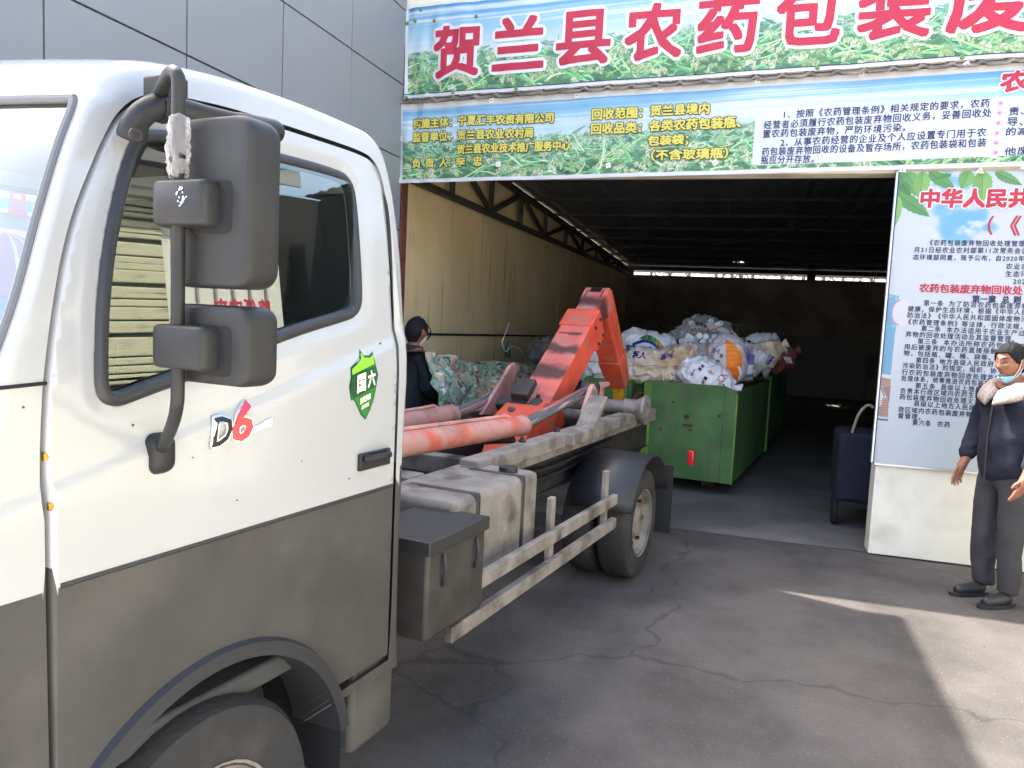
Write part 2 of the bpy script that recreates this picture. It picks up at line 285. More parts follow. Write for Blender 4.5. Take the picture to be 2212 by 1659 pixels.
# ------------------------------------------------------------------ objects
FRAME = {}
def thing(name, label, cat, loc=(0, 0, 0), rotz=0., group=None):
    o = bpy.data.objects.new(name, None); COL.objects.link(o); o.empty_display_size = .2
    o.location = loc; o.rotation_euler = (0, 0, rotz); o['label'] = label; o['category'] = cat
    if group: o['group'] = group
    FRAME[o.name] = Matrix.Translation(Vector(loc)) @ Matrix.Rotation(rotz, 4, 'Z')
    return o
def tag(o, label, cat, group=None):
    o['label'] = label; o['category'] = cat
    if group: o['group'] = group
    return o
class MB:
    def __init__(s): s.v, s.f, s.mi = [], [], []
    def add(s, vs, fs, mi=0):
        k = len(s.v); s.v += [tuple(v) for v in vs]
        for f in fs: s.f.append(tuple(i+k for i in f)); s.mi.append(mi)
        return s
    def box(s, c, size, rot=None, mi=0):
        x, y, z = (d/2 for d in size); M = rot or Matrix.Identity(3); c = Vector(c)
        P = [c+M @ Vector(p) for p in ((-x, -y, -z), (x, -y, -z), (x, y, -z), (-x, y, -z), (-x, -y, z), (x, -y, z), (x, y, z), (-x, y, z))]
        return s.add(P, [(0, 3, 2, 1), (4, 5, 6, 7), (0, 1, 5, 4), (1, 2, 6, 5), (2, 3, 7, 6), (3, 0, 4, 7)], mi)
    def tube(s, pts, r, seg=10, mi=0, cap=True):
        pts = [Vector(p) for p in pts]; n = len(pts); rs = r if isinstance(r, (list, tuple)) else [r]*n
        up = None; rings = []
        for i, p in enumerate(pts):
            t = (pts[min(i+1, n-1)]-pts[max(i-1, 0)]).normalized()
            if up is None: up = t.orthogonal().normalized()
            a = (up-t*up.dot(t)); a = a.normalized() if a.length > 1e-6 else t.orthogonal().normalized(); up = a; b = t.cross(a)
            rings.append([p+(a*math.cos(q)+b*math.sin(q))*rs[i] for q in (2*math.pi*j/seg for j in range(seg))])
        V = [v for rg in rings for v in rg]
        F = [(i*seg+j, i*seg+(j+1) % seg, (i+1)*seg+(j+1) % seg, (i+1)*seg+j) for i in range(n-1) for j in range(seg)]
        if cap: F += [tuple(range(seg))[::-1], tuple((n-1)*seg+j for j in range(seg))]
        return s.add(V, F, mi)
    def rings(s, rings, mi=0, cap=True, closed=True):
        m = len(rings[0]); V = [v for r in rings for v in r]; n = len(rings)
        F = [(i*m+j, i*m+(j+1) % m, (i+1)*m+(j+1) % m, (i+1)*m+j) for i in range(n-1) for j in range(m if closed else m-1)]
        if cap: F += [tuple(range(m))[::-1], tuple((n-1)*m+j for j in range(m))]
        return s.add(V, F, mi)
    def lathe(s, prof, p0, axis, seg=20, mi=0, cap=True):
        t = Vector(axis).normalized(); a = t.orthogonal().normalized(); b = t.cross(a); p0 = Vector(p0)
        return s.rings([[p0+t*h+(a*math.cos(2*math.pi*j/seg)+b*math.sin(2*math.pi*j/seg))*max(r, 1e-4) for j in range(seg)] for r, h in prof], mi, cap)
    def prism(s, poly, fn, t, mi=0):     # poly: 2-D outline, fn(x, y, depth) -> point
        n = len(poly)
        A = [fn(x, y, 0) for x, y in poly]; B = [fn(x, y, t) for x, y in poly]
        return s.add(A+B, [tuple(range(n)), tuple(range(2*n-1, n-1, -1))]+[(i, i+n, (i+1) % n+n, (i+1) % n) for i in range(n)], mi)
    def build(s, name, m, parent=None, smooth=35., bevel=0., world=True, inv=None):
        me = bpy.data.meshes.new(name)
        V = s.v
        if parent is not None and world:
            q = parent
            while q.parent is not None: q = q.parent
            Mi = FRAME.get(q.name)
            if Mi is not None:
                Mi = Mi.inverted(); V = [tuple(Mi @ Vector(v)) for v in V]
        me.from_pydata(V, [], s.f); 
        for mm in (m if isinstance(m, (list, tuple)) else [m]): me.materials.append(MATS[mm])
        if len(me.materials) > 1: me.polygons.foreach_set('material_index', s.mi)
        me.update(calc_edges=True)
        bm = bmesh.new(); bm.from_mesh(me); bmesh.ops.recalc_face_normals(bm, faces=bm.faces); bm.to_mesh(me); bm.free()
        if smooth:
            me.shade_smooth(); me.set_sharp_from_angle(angle=R_(smooth))
        o = bpy.data.objects.new(name, me); COL.objects.link(o)
        if parent is not None: o.parent = parent
        if bevel:
            b = o.modifiers.new('bevel', 'BEVEL'); b.width = bevel; b.segments = 2; b.limit_method = 'ANGLE'; b.angle_limit = R_(40); b.harden_normals = False
        return o
def lab(o, text): o['label'] = text; return o
def struct(o): o['kind'] = 'structure'; return o
def dup(root, loc=None, rot=None, label=None):
    r = root.copy(); COL.objects.link(r)
    if loc is not None: r.location = loc
    if rot is not None: r.rotation_euler = rot
    if label: r['label'] = label
    for ch in list(root.children):
        c = ch.copy(); COL.objects.link(c); c.parent = r
        for g in ch.children:
            d = g.copy(); COL.objects.link(d); d.parent = c
    return r
def beamrot(d, upv=Vector((1, 0, 0))):      # rotation whose Y axis runs along d, X axis near upv
    y = Vector(d).normalized(); x = (upv-y*upv.dot(y)).normalized(); z = x.cross(y)
    return Matrix((x, y, z)).transposed()
def catmull(P, n=8, closed=False):
    out = []; N = len(P); P = [Vector(p) for p in P]
    for i in range(N if closed else N-1):
        a, b, c, d = (P[(i-1) % N], P[i], P[(i+1) % N], P[(i+2) % N]) if closed else (P[max(i-1, 0)], P[i], P[i+1], P[min(i+2, N-1)])
        for k in range(n):
            t = k/n; out.append(.5*((2*b)+(c-a)*t+(2*a-5*b+4*c-d)*t*t+(3*b-a-3*c+d)*t**3))
    if not closed: out.append(P[-1])
    return out
def rrect(w, h, r, n=5):
    pts = []
    for cx, cy, a0 in ((w/2-r, h/2-r, 0), (-w/2+r, h/2-r, 90), (-w/2+r, -h/2+r, 180), (w/2-r, -h/2+r, 270)):
        for k in range(n+1):
            a = R_(a0+90*k/n); pts.append((cx+r*math.cos(a), cy+r*math.sin(a)))
    return pts
def inpoly(P, x, y):
    P = np.asarray(P, float); x = np.asarray(x, float); y = np.asarray(y, float); c = np.zeros(x.shape, bool); j = len(P)-1
    for i in range(len(P)):
        xi, yi = P[i]; xj, yj = P[j]
        k = ((yi > y) != (yj > y)) & (x < (xj-xi)*(y-yi)/(yj-yi+1e-12)+xi); c ^= k; j = i
    return c

# ------------------------------------------------------------------ lettering
_T = {}
def glyphs(s, sp=1.):
    key = (s, sp)
    if key in _T: return _T[key]
    cu = bpy.data.curves.new('lettering', 'FONT'); cu.body = s; cu.space_character = sp; cu.dimensions = '2D'; cu.fill_mode = 'FRONT'; cu.resolution_u = 2
    o = bpy.data.objects.new('lettering', cu); COL.objects.link(o)
    dg = bpy.context.evaluated_depsgraph_get(); e = o.evaluated_get(dg); me = e.to_mesh()
    v = np.array([p.co[:2] for p in me.vertices]); f = [tuple(p.vertices) for p in me.polygons]
    e.to_mesh_clear(); bpy.data.objects.remove(o); bpy.data.curves.remove(cu)
    lo, hi = v.min(0), v.max(0); v = (v-lo)/np.maximum(hi-lo, 1e-6)
    _T[key] = (v, f); return _T[key]
def smear(r, kind=8):
    if r <= 0: return [(0, 0)]
    if kind == 9: return [(r*i, r*j) for i in (0, -1, 1) for j in (0, -1, 1)]
    if kind == 4: return [(-r, 0), (r, 0), (0, r), (0, -r)]
    return [(0, 0)]+[(r*math.cos(2*math.pi*k/kind), r*math.sin(2*math.pi*k/kind)) for k in range(kind)]
def finer(v, f, L):                      # split long edges so that lettering can follow a wavy sheet
    bm = bmesh.new(); vv = [bm.verts.new((a, b, 0)) for a, b in v]
    for t in f:
        try: bm.faces.new([vv[i] for i in t])
        except ValueError: pass
    for _ in range(5):
        e = [e for e in bm.edges if e.calc_length() > L]
        if not e: break
        bmesh.ops.subdivide_edges(bm, edges=e, cuts=1); bmesh.ops.triangulate(bm, faces=bm.faces[:])
    bm.verts.index_update(); r = [(q.co.x, q.co.y) for q in bm.verts], [tuple(q.index for q in t.verts) for t in bm.faces]; bm.free(); return r
class Sheet:
    """Lettering lying on an upright sheet: fn(x, z, d) gives the point d in front of the sheet"""
    def __init__(s, fn): s.fn = fn
    def text(s, mb, txt, p0, p1, h, d=.003, bold=0., mi=0, kind=8, slant=0., sp=1., fine=0.):
        # p0, p1: (x, z) of the left and right end at mid height
        v, f = glyphs(txt, sp); (x0, z0), (x1, z1) = p0, p1
        if fine: v, f = finer(v, f, fine)
        for k, (ox, oz) in enumerate(smear(bold, kind)):
            V = [s.fn(x0+(x1-x0)*a+ox+slant*(b-.5)*h, z0+(z1-z0)*a+(b-.5)*h+oz, d+k*.00012) for a, b in v]
            mb.add(V, f, mi)
# ================================================================== THE SETTING
FY = 6.4                                   # the front of the shed
def roofz(y): return 3.537-.0326*(y-10.4)
mb = MB(); mb.add([(-60, -40, 0), (60, -40, 0), (60, 90, 0), (-60, 90, 0)], [(0, 1, 2, 3)])
struct(mb.build('ground', 'asphalt_dirt', smooth=0))
mb = MB(); mb.add([(-30, -30, .004), (30, -30, .004), (30, 2.15, .004), (-30, 2.15, .004)], [(0, 1, 2, 3)])
struct(mb.build('bounce_slab', 'bounce_concrete', smooth=0))  # pale slab added out of view to bounce sun onto the shed
mb = MB(); mb.add([(-3.3, FY+.05, .004), (4.2, FY+.05, .004), (4.2, 21.2, .004), (-3.3, 21.2, .004)], [(0, 1, 2, 3)])
struct(mb.build('shed_floor', 'shed_floor', smooth=0))

# loose grit on the yard
rnd = random.Random(21); mb = MB()
for k in range(1400):
    x, y = rnd.uniform(-1.6, 2.4), rnd.uniform(2.3, 6.3); r = rnd.choice((.002, .002, .003, .003, .004, .006)); a_ = rnd.uniform(0, 6.3)
    P = [Vector((x+r*rnd.uniform(.7, 1.3)*math.cos(a_+q), y+r*rnd.uniform(.7, 1.3)*math.sin(a_+q), z)) for z, n in ((.0, 5), ) for q in (0, 1.25, 2.5, 3.8, 5.)]
    mb.add(P+[Vector((x, y, r*rnd.uniform(.6, 1.1)))], [(0, 1, 5), (1, 2, 5), (2, 3, 5), (3, 4, 5), (4, 0, 5)])
o = mb.build('gravel', 'pebble', smooth=0); o['kind'] = 'stuff'; tag(o, 'loose grit scattered over the dark yard beside the truck', 'gravel')
# grey panel-clad building on the left
gb = thing('panel_building', 'grey building clad in large smooth panels with dark joints, behind the white truck', 'building', (-6, 0, 0))
mb = MB(); mb.box((-6.02, 4.22, 2.7), (5.9, 4.3, 5.48)); mb.build('core', 'panel_joint', gb, smooth=0)
mb = MB(); z = -.716
ys = [3.645+.9*k for k in range(-1, 4)]
ys = [2.05]+[y for y in ys if y < 6.3]+[6.385]
lv = [max(0.02, 3.034-.625*k) for k in range(5, -5, -1)]
for a, b in zip(lv[:-1], lv[1:]):
    for c, d in zip(ys[:-1], ys[1:]):
        if b-a < .05: continue
        mb.box((-3.062+.004*noise.noise((a, c, 1))*.5, (c+d)/2, (a+b)/2), (.03, d-c-.011, b-a-.011), Matrix.Rotation(.0022*noise.noise((a*3, c*3, 5)), 3, 'Z'))
mb.build('cladding', 'panel_grey', gb, smooth=0, bevel=.002)
mb = MB(); mb.box((-6, 4.22, 5.56), (6.05, 4.4, .06)); mb.build('coping', 'panel_grey', gb, smooth=0, bevel=.004)

# two posters on that wall, seen through the windscreen
WX = -3.035
def wallq(px, py): q = onX(px, py, WX); return (q.y, q.z)
wf = lambda y, z, d: (WX+d, y, z)
ps = thing('notice_poster', 'pale blue poster with red and grey lettering on grey wall, seen through windscreen', 'poster', (WX, 2, 2))
y1, zt = wallq(87, 405); _, zb = wallq(80, 470); y0 = 2.08
mb = MB(); mb.prism([(y0, zb), (y1, zb), (y1, zt), (y0, zt)], wf, .006); mb.build('sheet', 'sign_paleblue', ps, smooth=0)
S = Sheet(wf); mb = MB()
ya, za = wallq(15, 415); yb, zb2 = wallq(54, 415)
S.text(mb, '点', (ya, za-.01), (yb, za-.01), .17, .009, .006, 0)
mb.build('lettering', 'ink_red', ps, smooth=0)
mb = MB(); yc, zc = wallq(13, 440); yd, _ = wallq(63, 441); S.text(mb, '贺兰县农业农村局', (yc, zc), (yd, zc), .045, .009, 0); mb.build('small_lettering', 'ink_black', ps, smooth=0)
mb = MB(); mb.prism([(y0, zb+.01), (y1-.004, zb+.02), (y1-.004, zb+.07), (y0, zb+.035)], wf, .009); mb.build('wave_stripe', 'print_sky', ps, smooth=0)
ps = thing('mural_poster', 'teal poster with a plum striped pumpkin on grey wall, below the pale blue poster', 'poster', (WX, 2, 1.4))
y1, zt = wallq(108, 506); _, zb = wallq(60, 690); y0 = 2.08
mb = MB(); mb.prism([(y0, zb), (y1, zb), (y1, zt), (y0, zt)], wf, .006); mb.build('sheet', 'sign_teal', ps, smooth=0)
mb = MB(); mb.prism([(y0, zt-.022), (y1, zt-.022), (y1, zt), (y0, zt)], wf, .010); mb.build('top_border', 'sign_orange', ps, smooth=0)
cy_, cz_ = wallq(28, 610); rw, rh = .30, .22
for k, (rr, m_) in enumerate(((1, 'sign_lime'), (.9, 'sign_plum'), (.62, 'sign_lime'), (.54, 'sign_plum'), (.26, 'sign_lime'), (.18, 'sign_plum'))):
    mb = MB(); mb.prism([(cy_-.05+rw*rr*math.cos(2*math.pi*j/32), cz_+rh*math.sin(2*math.pi*j/32)*(1 if rr > .9 else .94)) for j in range(32)], wf, .009+.0015*k); mb.build('pumpkin', m_, ps, smooth=0)
mb = MB(); mb.prism([(y0, zb), (y1, zb), (y1, zb+.10), (y0, zb+.10)], wf, .022); mb.build('lower_band', 'sign_blue', ps, smooth=0)

# the storage shed
sh = thing('storage_shed', 'open-fronted storage shed with tan side wall and dark roof, covered in banners', 'shed', (0, 6.4, 0))
mb = MB(); mb.box((-.35, FY+.1, 3.83), (5.9, .2, 1.9)); mb.box((1.79, FY+.1, 1.43), (1.62, .2, 2.86-.02)); mb.build('front_wall', 'cream_wall', sh, smooth=0, bevel=.006)
mb = MB(); mb.box((-3.075, FY+.06, 1.44), (.07, .12, 2.88)); mb.box((-3.075, FY-.004, 1.44), (.012, .006, 2.88)); mb.box((-3.105, FY-.01, 1.44), (.012, .03, 2.88)); mb.build('column', 'rusty_steel', sh, smooth=0, bevel=.004)
mb = MB()
for X0, X1 in ((-3.45, -3.3),):
    P = [(6.6, 0), (21.3, 0), (21.3, roofz(21.3)-.09), (6.6, roofz(6.6)-.03)]
    mb.prism(P, lambda y, z, d: (X0+d, y, z), X1-X0)
mb.build('side_wall', 'tan_wall', sh, smooth=0)
mb = MB(); mb.box((4.28, 13.9, 1.7), (.15, 14.7, 3.4)); mb.box((2.62, FY+.27, 1.7), (3.2, .1, 3.3)); mb.build('side_wall', 'dark_block_wall', sh, smooth=0)
mb = MB(); mb.box((.45, 21.3, 1.48), (7.5, .2, 2.96)); mb.build('back_wall', 'dark_block_wall', sh, smooth=0, bevel=.01)
mb = MB()
for X in (-3.25, 1.38, 4.1): mb.box((X, 21.3, 3.06), (.2 if X < 4 else .25, .16, .24))
mb.box((.45, 21.3, 3.185), (7.6, .08, .05)); mb.box((.45, 20.9, roofz(20.9)-.09), (7.5, .06, .08)); mb.build('back_frame', 'truss_dark', sh, smooth=0, bevel=.004)
# corrugated roof with three punched holes that let the sun in
holes = []
for (px, py, wx, wy) in ((1802, 877, .16, .34), (1784, 875.5, .05, .26), (1763.5, 851.5, .08, .26)):
    q = onZ(px, py, 0); t = (roofz(q.y+2)-.0)/SUN.z; h = q+SUN*t; holes.append((h.x, h.y, wx, wy))
mb = MB(); xs = np.arange(-3.42, 4.36, .05); prof = [0, .012, .012, 0]
brk = sorted(set([6.62, 10., 14., 18., 22.4]+[h[1]-h[3]/2 for h in holes]+[h[1]+h[3]/2 for h in holes]))
for i in range(len(xs)-1):
    xa, xb = xs[i], xs[i+1]; za, zb_ = prof[i % 4], prof[(i+1) % 4]; xm = (xa+xb)/2
    for a, b in zip(brk[:-1], brk[1:]):
        if any(abs(xm-h[0]) < h[2]/2 and abs((a+b)/2-h[1]) < h[3]/2 for h in holes): continue
        if b > 21.25 and a < 21.25: pass
        mb.add([(xa, a, roofz(a)+za), (xb, a, roofz(a)+zb_), (xb, b, roofz(b)+zb_), (xa, b, roofz(b)+za)], [(0, 1, 2, 3)])
rf = mb.build('roof', 'dark_roof_sheet', sh, smooth=0)
md = rf.modifiers.new('solid', 'SOLIDIFY'); md.thickness = .006; md.offset = 1
mb = MB()
for y in np.arange(7.4, 21, 1.35): mb.box((.45, y, roofz(y)-.045), (7.5, .04, .045), Matrix.Rotation(-.0326, 3, 'X'))
mb.build('purlin', 'truss_dark', rf, smooth=0)
# lattice truss along the side wall
mb = MB(); X = -3.2
mb.box((X, 13.8, 2.955), (.07, 14.4, .06))
a, b = Vector((X, 6.62, roofz(6.62)-.13)), Vector((X, 21, roofz(21)-.13)); mb.box((a+b)/2, (.07, (b-a).length, .07), beamrot(b-a))
yv = [6.7, 7.98, 9.3, 10.6, 11.95, 13.4, 14.8, 16.2, 17.6, 19., 20.4]
for i, y in enumerate(yv):
    zt = roofz(y)-.13; mb.box((X, y, (2.955+zt)/2), (.05, .06, zt-2.955))
    if i < len(yv)-1:
        y2 = yv[i+1]; p, q = (Vector((X, y, 2.97)), Vector((X, y2, roofz(y2)-.14))) if i % 2 == 0 else (Vector((X, y, zt)), Vector((X, y2, 2.97)))
        mb.box((p+q)/2, (.045, (q-p).length, .05), beamrot(q-p))
mb.build('roof_truss', 'truss_dark', sh, smooth=0)
mb = MB(); mb.tube([(-3.285, 6.7, 1.475), (-3.285, 13.24, 1.375), (-3.285, 20.8, 1.27)], .013, 6); mb.build('wall_cable', 'gap_black', sh)
mb = MB(); mb.tube([(-3.28, 13.3, 1.39), (-3.28, 13.5, 2.3), (-3.28, 13.6, 3.3)], .011, 6); mb.build('conduit', 'wire_pale', sh)
pts = [onY(x, y, 13.6-.25*k) for k, (x, y) in enumerate(((1231, 497), (1285, 505), (1339, 522), (1372, 529.5), (1450, 532), (1534, 528), (1645, 515), (1737, 488), (1790, 470)))]
mb = MB(); mb.tube(catmull(pts, 6), .009, 5); tag(mb.build('hanging_wire', 'wire_dark'), 'thin wire sagging under the dark shed roof', 'wire')
# corrugated strip between the two banners
mb = MB(); n = 330
L0, L1 = (-3.06, 3.515), (2.5, 3.655)
for row, (yo, zo) in enumerate(((6.345, -.018), (6.39, .026))): pass
V = []; F = []
for i in range(n+1):
    t = i/n; x = L0[0]+(L1[0]-L0[0])*t; z = L0[1]+(L1[1]-L0[1])*t
    ph = (x*1/.19) % 1; r = .022*max(0, 1-abs(ph-.5)/.16)**.6
    j = .004*noise.noise((x*7, 0, 0))
    for (yy, zz) in ((6.30, z-.034+r+j), (6.30, z-.026+r+j), (6.395, z+.03+r)): V.append((x, yy, zz))
for i in range(n):
    for k in range(2): F.append((i*3+k, (i+1)*3+k, (i+1)*3+k+1, i*3+k+1))
mb.add(V, F); o = mb.build('eave_sheet', 'eave_tile', sh, smooth=50)
md = o.modifiers.new('solid', 'SOLIDIFY'); md.thickness = .004

# ------------------------------------------------------------------ printed sheets
class Canvas:
    def __init__(s, W, H): s.W, s.H = W, H; s.a = np.zeros((H, W, 3), np.float32)
    def dot(s, x, y, r, c, al=1.):
        x0, x1, y0, y1 = int(max(0, x-r+.5)), int(min(s.W, x+r+1.5)), int(max(0, y-r+.5)), int(min(s.H, y+r+1.5))
        if x0 < x1 and y0 < y1:
            if al >= 1: s.a[y0:y1, x0:x1] = c
            else: s.a[y0:y1, x0:x1] = s.a[y0:y1, x0:x1]*(1-al)+np.array(c)*al
    def stroke(s, P, w0, w1, c):
        for (x0, y0), (x1, y1) in zip(P[:-1], P[1:]):
            pass
        n = len(P)
        for i in range(n-1):
            (x0, y0), (x1, y1) = P[i], P[i+1]; m = int(max(abs(x1-x0), abs(y1-y0)))+1
            for k in range(m):
                t = k/m; u = (i+t)/(n-1); r = w0+(w1-w0)*u
                s.dot(x0+(x1-x0)*t, y0+(y1-y0)*t, r, c)
    def poly(s, P, c):
        P = np.array(P); x0, y0 = np.floor(P.min(0)).astype(int); x1, y1 = np.ceil(P.max(0)).astype(int)+1
        x0, y0, x1, y1 = max(0, x0), max(0, y0), min(s.W, x1), min(s.H, y1)
        if x0 >= x1 or y0 >= y1: return
        X, Y = np.meshgrid(np.arange(x0, x1), np.arange(y0, y1)); k = inpoly(P, X, Y); s.a[y0:y1, x0:x1][k] = c
def lin(a): a = np.asarray(a, np.float32)/255; return np.where(a <= .04045, a/12.92, ((a+.055)/1.055)**2.4)
def wheat(cv, seed, sky_h, hor):
    rnd = random.Random(seed); W, H = cv.W, cv.H
    yy = np.linspace(0, 1, H)[:, None]; xx = np.linspace(0, 1, W)[None, :]
    t = np.clip((yy-hor)/(1-hor), 0, 1)[..., None]
    top, mid, low = np.array((70, 150, 214.)), np.array((132, 196, 232.)), np.array((214, 228, 238.))
    a = np.where(t > .5, mid+(top-mid)*(t-.5)*2, low+(mid-low)*t*2)+np.zeros((H, W, 3))
    # thin white cloud streaks of the printed sky
    g = np.zeros((H, W))
    for k in range(46):
        x0, y0 = rnd.random(), hor+.1+(.9-hor)*rnd.random(); ln, th = .05+.16*rnd.random(), .006+.02*rnd.random()
        g += np.exp(-((xx-x0)/ln)**2-((yy-y0-.06*(xx-x0))/th)**2)*(.25+.4*rnd.random())
    g += np.exp(-((yy-hor-.2)/.16)**2)*.45*(.6+.4*np.sin(xx*9+seed))
    a += (np.array((236, 240, 244.))-a)*np.clip(g, 0, .85)[..., None]
    cv.a[:] = a
    base = np.array((84, 136, 94.))
    hx = hor+.05*np.sin(xx*11+seed)+.03*np.sin(xx*29)
    k = np.clip((hx-yy)/.12, 0, 1)[..., None]; cv.a[:] = cv.a*(1-k)+base*k
    greens = [(92, 150, 96), (112, 172, 104), (140, 192, 112), (78, 132, 92), (62, 112, 80), (122, 180, 118), (160, 204, 134), (96, 156, 112)]
    heads = [(206, 220, 172), (190, 212, 156), (220, 230, 196), (172, 200, 136), (214, 222, 176)]
    q = 4.*W/1400.
    for k in range(int(W*.9)):                                # soft dark understorey
        v = hor*rnd.random()**.7; x, y = rnd.random()*W, v*H
        c = np.array(rnd.choice(greens))*(.7+.45*rnd.random()); f = .5*(v/hor)**2; c = c*(1-f)+np.array((150, 196, 190.))*f
        an = rnd.uniform(-.6, .6)+(math.pi if rnd.random() < .5 else 0); L = 10+26*rnd.random()
        cv.stroke([(x+math.cos(an)*L*t, y+math.sin(an)*L*t-.06*L*t*t) for t in (0, .35, .7, 1)], 1.5+2*rnd.random(), .4, c)
    N = int(W*.62)
    order = sorted([hor*rnd.random()**.85 for _ in range(N)], reverse=True)
    for i, v in enumerate(order):
        x, y = rnd.random()*W, v*H*1.0
        d = 1-v/hor                                           # nearer plants are lower in the print
        haze = np.array((160, 204, 200.)); f = .5*(v/hor)**2
        if rnd.random() < .60:
            L = 16+80*d*rnd.random()+16*rnd.random(); left = rnd.random() < .38
            an = rnd.gauss(R_(12), R_(24)); an = math.pi-an if left else an
            c = np.array(rnd.choice(greens))*(.9+.35*rnd.random()); c = c*(1-f)+haze*f; w_ = .6+2.3*d*rnd.random()
            P = []; px, py, ang = x-math.cos(an)*L*.5, y-L*.1, an; dr = rnd.gauss(-.02, .07)*(1 if not left else -1)
            for s_ in range(9): P.append((px, py)); px += math.cos(ang)*L/8; py += math.sin(ang)*L/8; ang += dr
            cv.stroke(P, w_, .25, c); cv.stroke([(a_, b_+w_*.5) for a_, b_ in P], w_*.35, .1, np.minimum(c*1.28, 250))
        else:
            L = 7+24*d*rnd.random()+6*rnd.random(); sgn = 1 if rnd.random() < .62 else -1
            c = np.array(rnd.choice(heads)); c = c*(1-f)+haze*f
            px, py, ang = x, y+L*.5, R_(35) if sgn > 0 else R_(145); P = []
            for s_ in range(11): P.append((px, py)); px += math.cos(ang)*L/8; py += math.sin(ang)*L/8; ang -= sgn*(.17+.05*s_*.5)
            cv.stroke(P, .5, .4, np.array((140, 180, 110.)))
            for s_ in range(2, 11):
                bx, by = P[s_]
                for g_ in range(int(3+5*d)):
                    gx, gy = bx+rnd.gauss(0, .9+1.2*d), by-rnd.random()*L*.34+rnd.random()*1.5
                    sh_ = .80+.34*rnd.random(); gc = np.minimum(c*sh_, 244); r = .35+.75*d*rnd.random()
                    if d > .3: cv.dot(gx+.9, gy-.9, r, np.array((104, 146, 96.)))
                    cv.dot(gx, gy, r, gc)
                    if d > .25: cv.dot(gx+.3*sgn, gy-1.3, r*.7, gc*.93)
    cv.a[:] = np.clip(cv.a, 0, 255)
def sheet_mesh(name, m, cv, fn, parent, ink=.78):
    H, W = cv.H, cv.W
    u, v = np.meshgrid(np.linspace(0, 1, W), np.linspace(0, 1, H))
    P = fn(u.ravel(), v.ravel()).astype(np.float32)
    i = np.arange(W*H).reshape(H, W); F = np.stack([i[:-1, :-1], i[:-1, 1:], i[1:, 1:], i[1:, :-1]], -1).reshape(-1, 4).astype(np.int32)
    me = bpy.data.meshes.new(name); me.vertices.add(W*H); me.vertices.foreach_set('co', P.ravel())
    me.loops.add(F.size); me.loops.foreach_set('vertex_index', F.ravel()); me.polygons.add(len(F)); me.polygons.foreach_set('loop_start', np.arange(0, F.size, 4, dtype=np.int32))
    me.update(calc_edges=True); me.validate()
    at = me.color_attributes.new('ink', 'FLOAT_COLOR', 'POINT')
    g_ = cv.a.reshape(-1, 3); g_ = g_*.88+.12*g_.mean(1, keepdims=True)
    c = np.ones((W*H, 4), np.float32); c[:, :3] = lin(g_)*ink; at.data.foreach_set('color', c.ravel())
    me.materials.append(MATS[m]); me.shade_smooth()
    o = bpy.data.objects.new(name, me); COL.objects.link(o); o.parent = parent; return o
def bil(q, u, v):     # q: BL, BR, TR, TL as (x, z)
    (a, b), (c, d), (e, f), (g, h) = q
    return (a*(1-u)+c*u)*(1-v)+(g*(1-u)+e*u)*v, (b*(1-u)+d*u)*(1-v)+(h*(1-u)+f*u)*v
def ripple(seed):
    def r(x, z):
        x = np.asarray(x); z = np.asarray(z)
        e = np.exp(-(x+3.05)/.35)
        return 1.5*(.0035*np.sin(x*5.1+seed+z*1.4)+.0022*np.sin(x*11.3+z*3+seed*2)+.0016*np.sin(x*23+z*9+seed)
                + e*(.006*np.sin(x*31+z*4)+.0025*np.sin(x*53-z*7)))
    return r
def banner(name, label, q, Y, seed, hor, border, W, H):
    root = thing(name, label, 'banner', (0, Y, 3))
    r = ripple(seed)
    cv = Canvas(W, H); wheat(cv, seed, .5, hor)
    wd, ht = q[1][0]-q[0][0], q[3][1]-q[0][1]
    bl, bb, bt = (int(b/wd*W) if k == 0 else int(b/ht*H) for k, b in enumerate(border))
    white = np.array((228, 226, 230.))
    if bl: cv.a[:, :bl] = white
    if bb: cv.a[:bb] = white
    if bt: cv.a[-bt:] = white
    def fn(u, v):
        x, z = bil(q, u, v); return np.stack([x, 0*x-r(x, z), z-3], -1)
    sheet_mesh('sheet', 'banner_print', cv, fn, root)
    return root, (lambda x, z, d: (x, Y-float(r(x, z))-d, z))
def F_(px, py): p = onY(px, py, FY); return (p.x, p.z)
def hgt(px, py, h): return F_(px, py-h/2)[1]-F_(px, py+h/2)[1]

QU = [(-3.03, 3.546), (2.5, 3.688), (2.5, 4.446), (-3.055, 4.304)]
ub, fu = banner('upper_banner', 'large upper banner of rice field with big red characters on the shed front', QU, 6.365, 3, .5, (.03, .035, 0), 1390, 190)
S = Sheet(fu)
red, whi = MB(), MB()
for ch, x0, x1, y0, y1 in (('贺', 940, 1039, 57, 169), ('兰', 1067, 1179, 37, 152), ('县', 1204, 1322, 25, 143), ('农', 1351, 1476, 9, 132), ('药', 1507, 1639, -10, 118), ('包', 1676, 1817, -34, 100), ('装', 1852, 2011, -50, 87), ('废', 2044, 2230, -72, 74)):
    ym = (y0+y1)/2; a, b = F_(x0, ym+ (7 if ch != '贺' else 6)), F_(x1, ym-3); h = hgt((x0+x1)/2, ym, y1-y0)
    bo = .0125
    a2, b2 = (a[0]+bo, a[1]), (b[0]-bo, b[1])
    S.text(red, ch, a2, b2, h-2*bo, .0075, bo, 0, 9, fine=.09)
    S.text(whi, ch, a2, b2, h-2*bo, .004, bo+.027, 0, 14, fine=.09)
red.build('lettering', 'ink_red', ub, smooth=0); whi.build('lettering_outline', 'ink_white', ub, smooth=0)
def disc(mb, fn, x, z, r, d, t=.006, n=12):
    mb.prism([(x+r*math.cos(2*math.pi*k/n), z+r*math.sin(2*math.pi*k/n)) for k in range(n)], lambda a, b, e: fn(a, b, d+e), t)
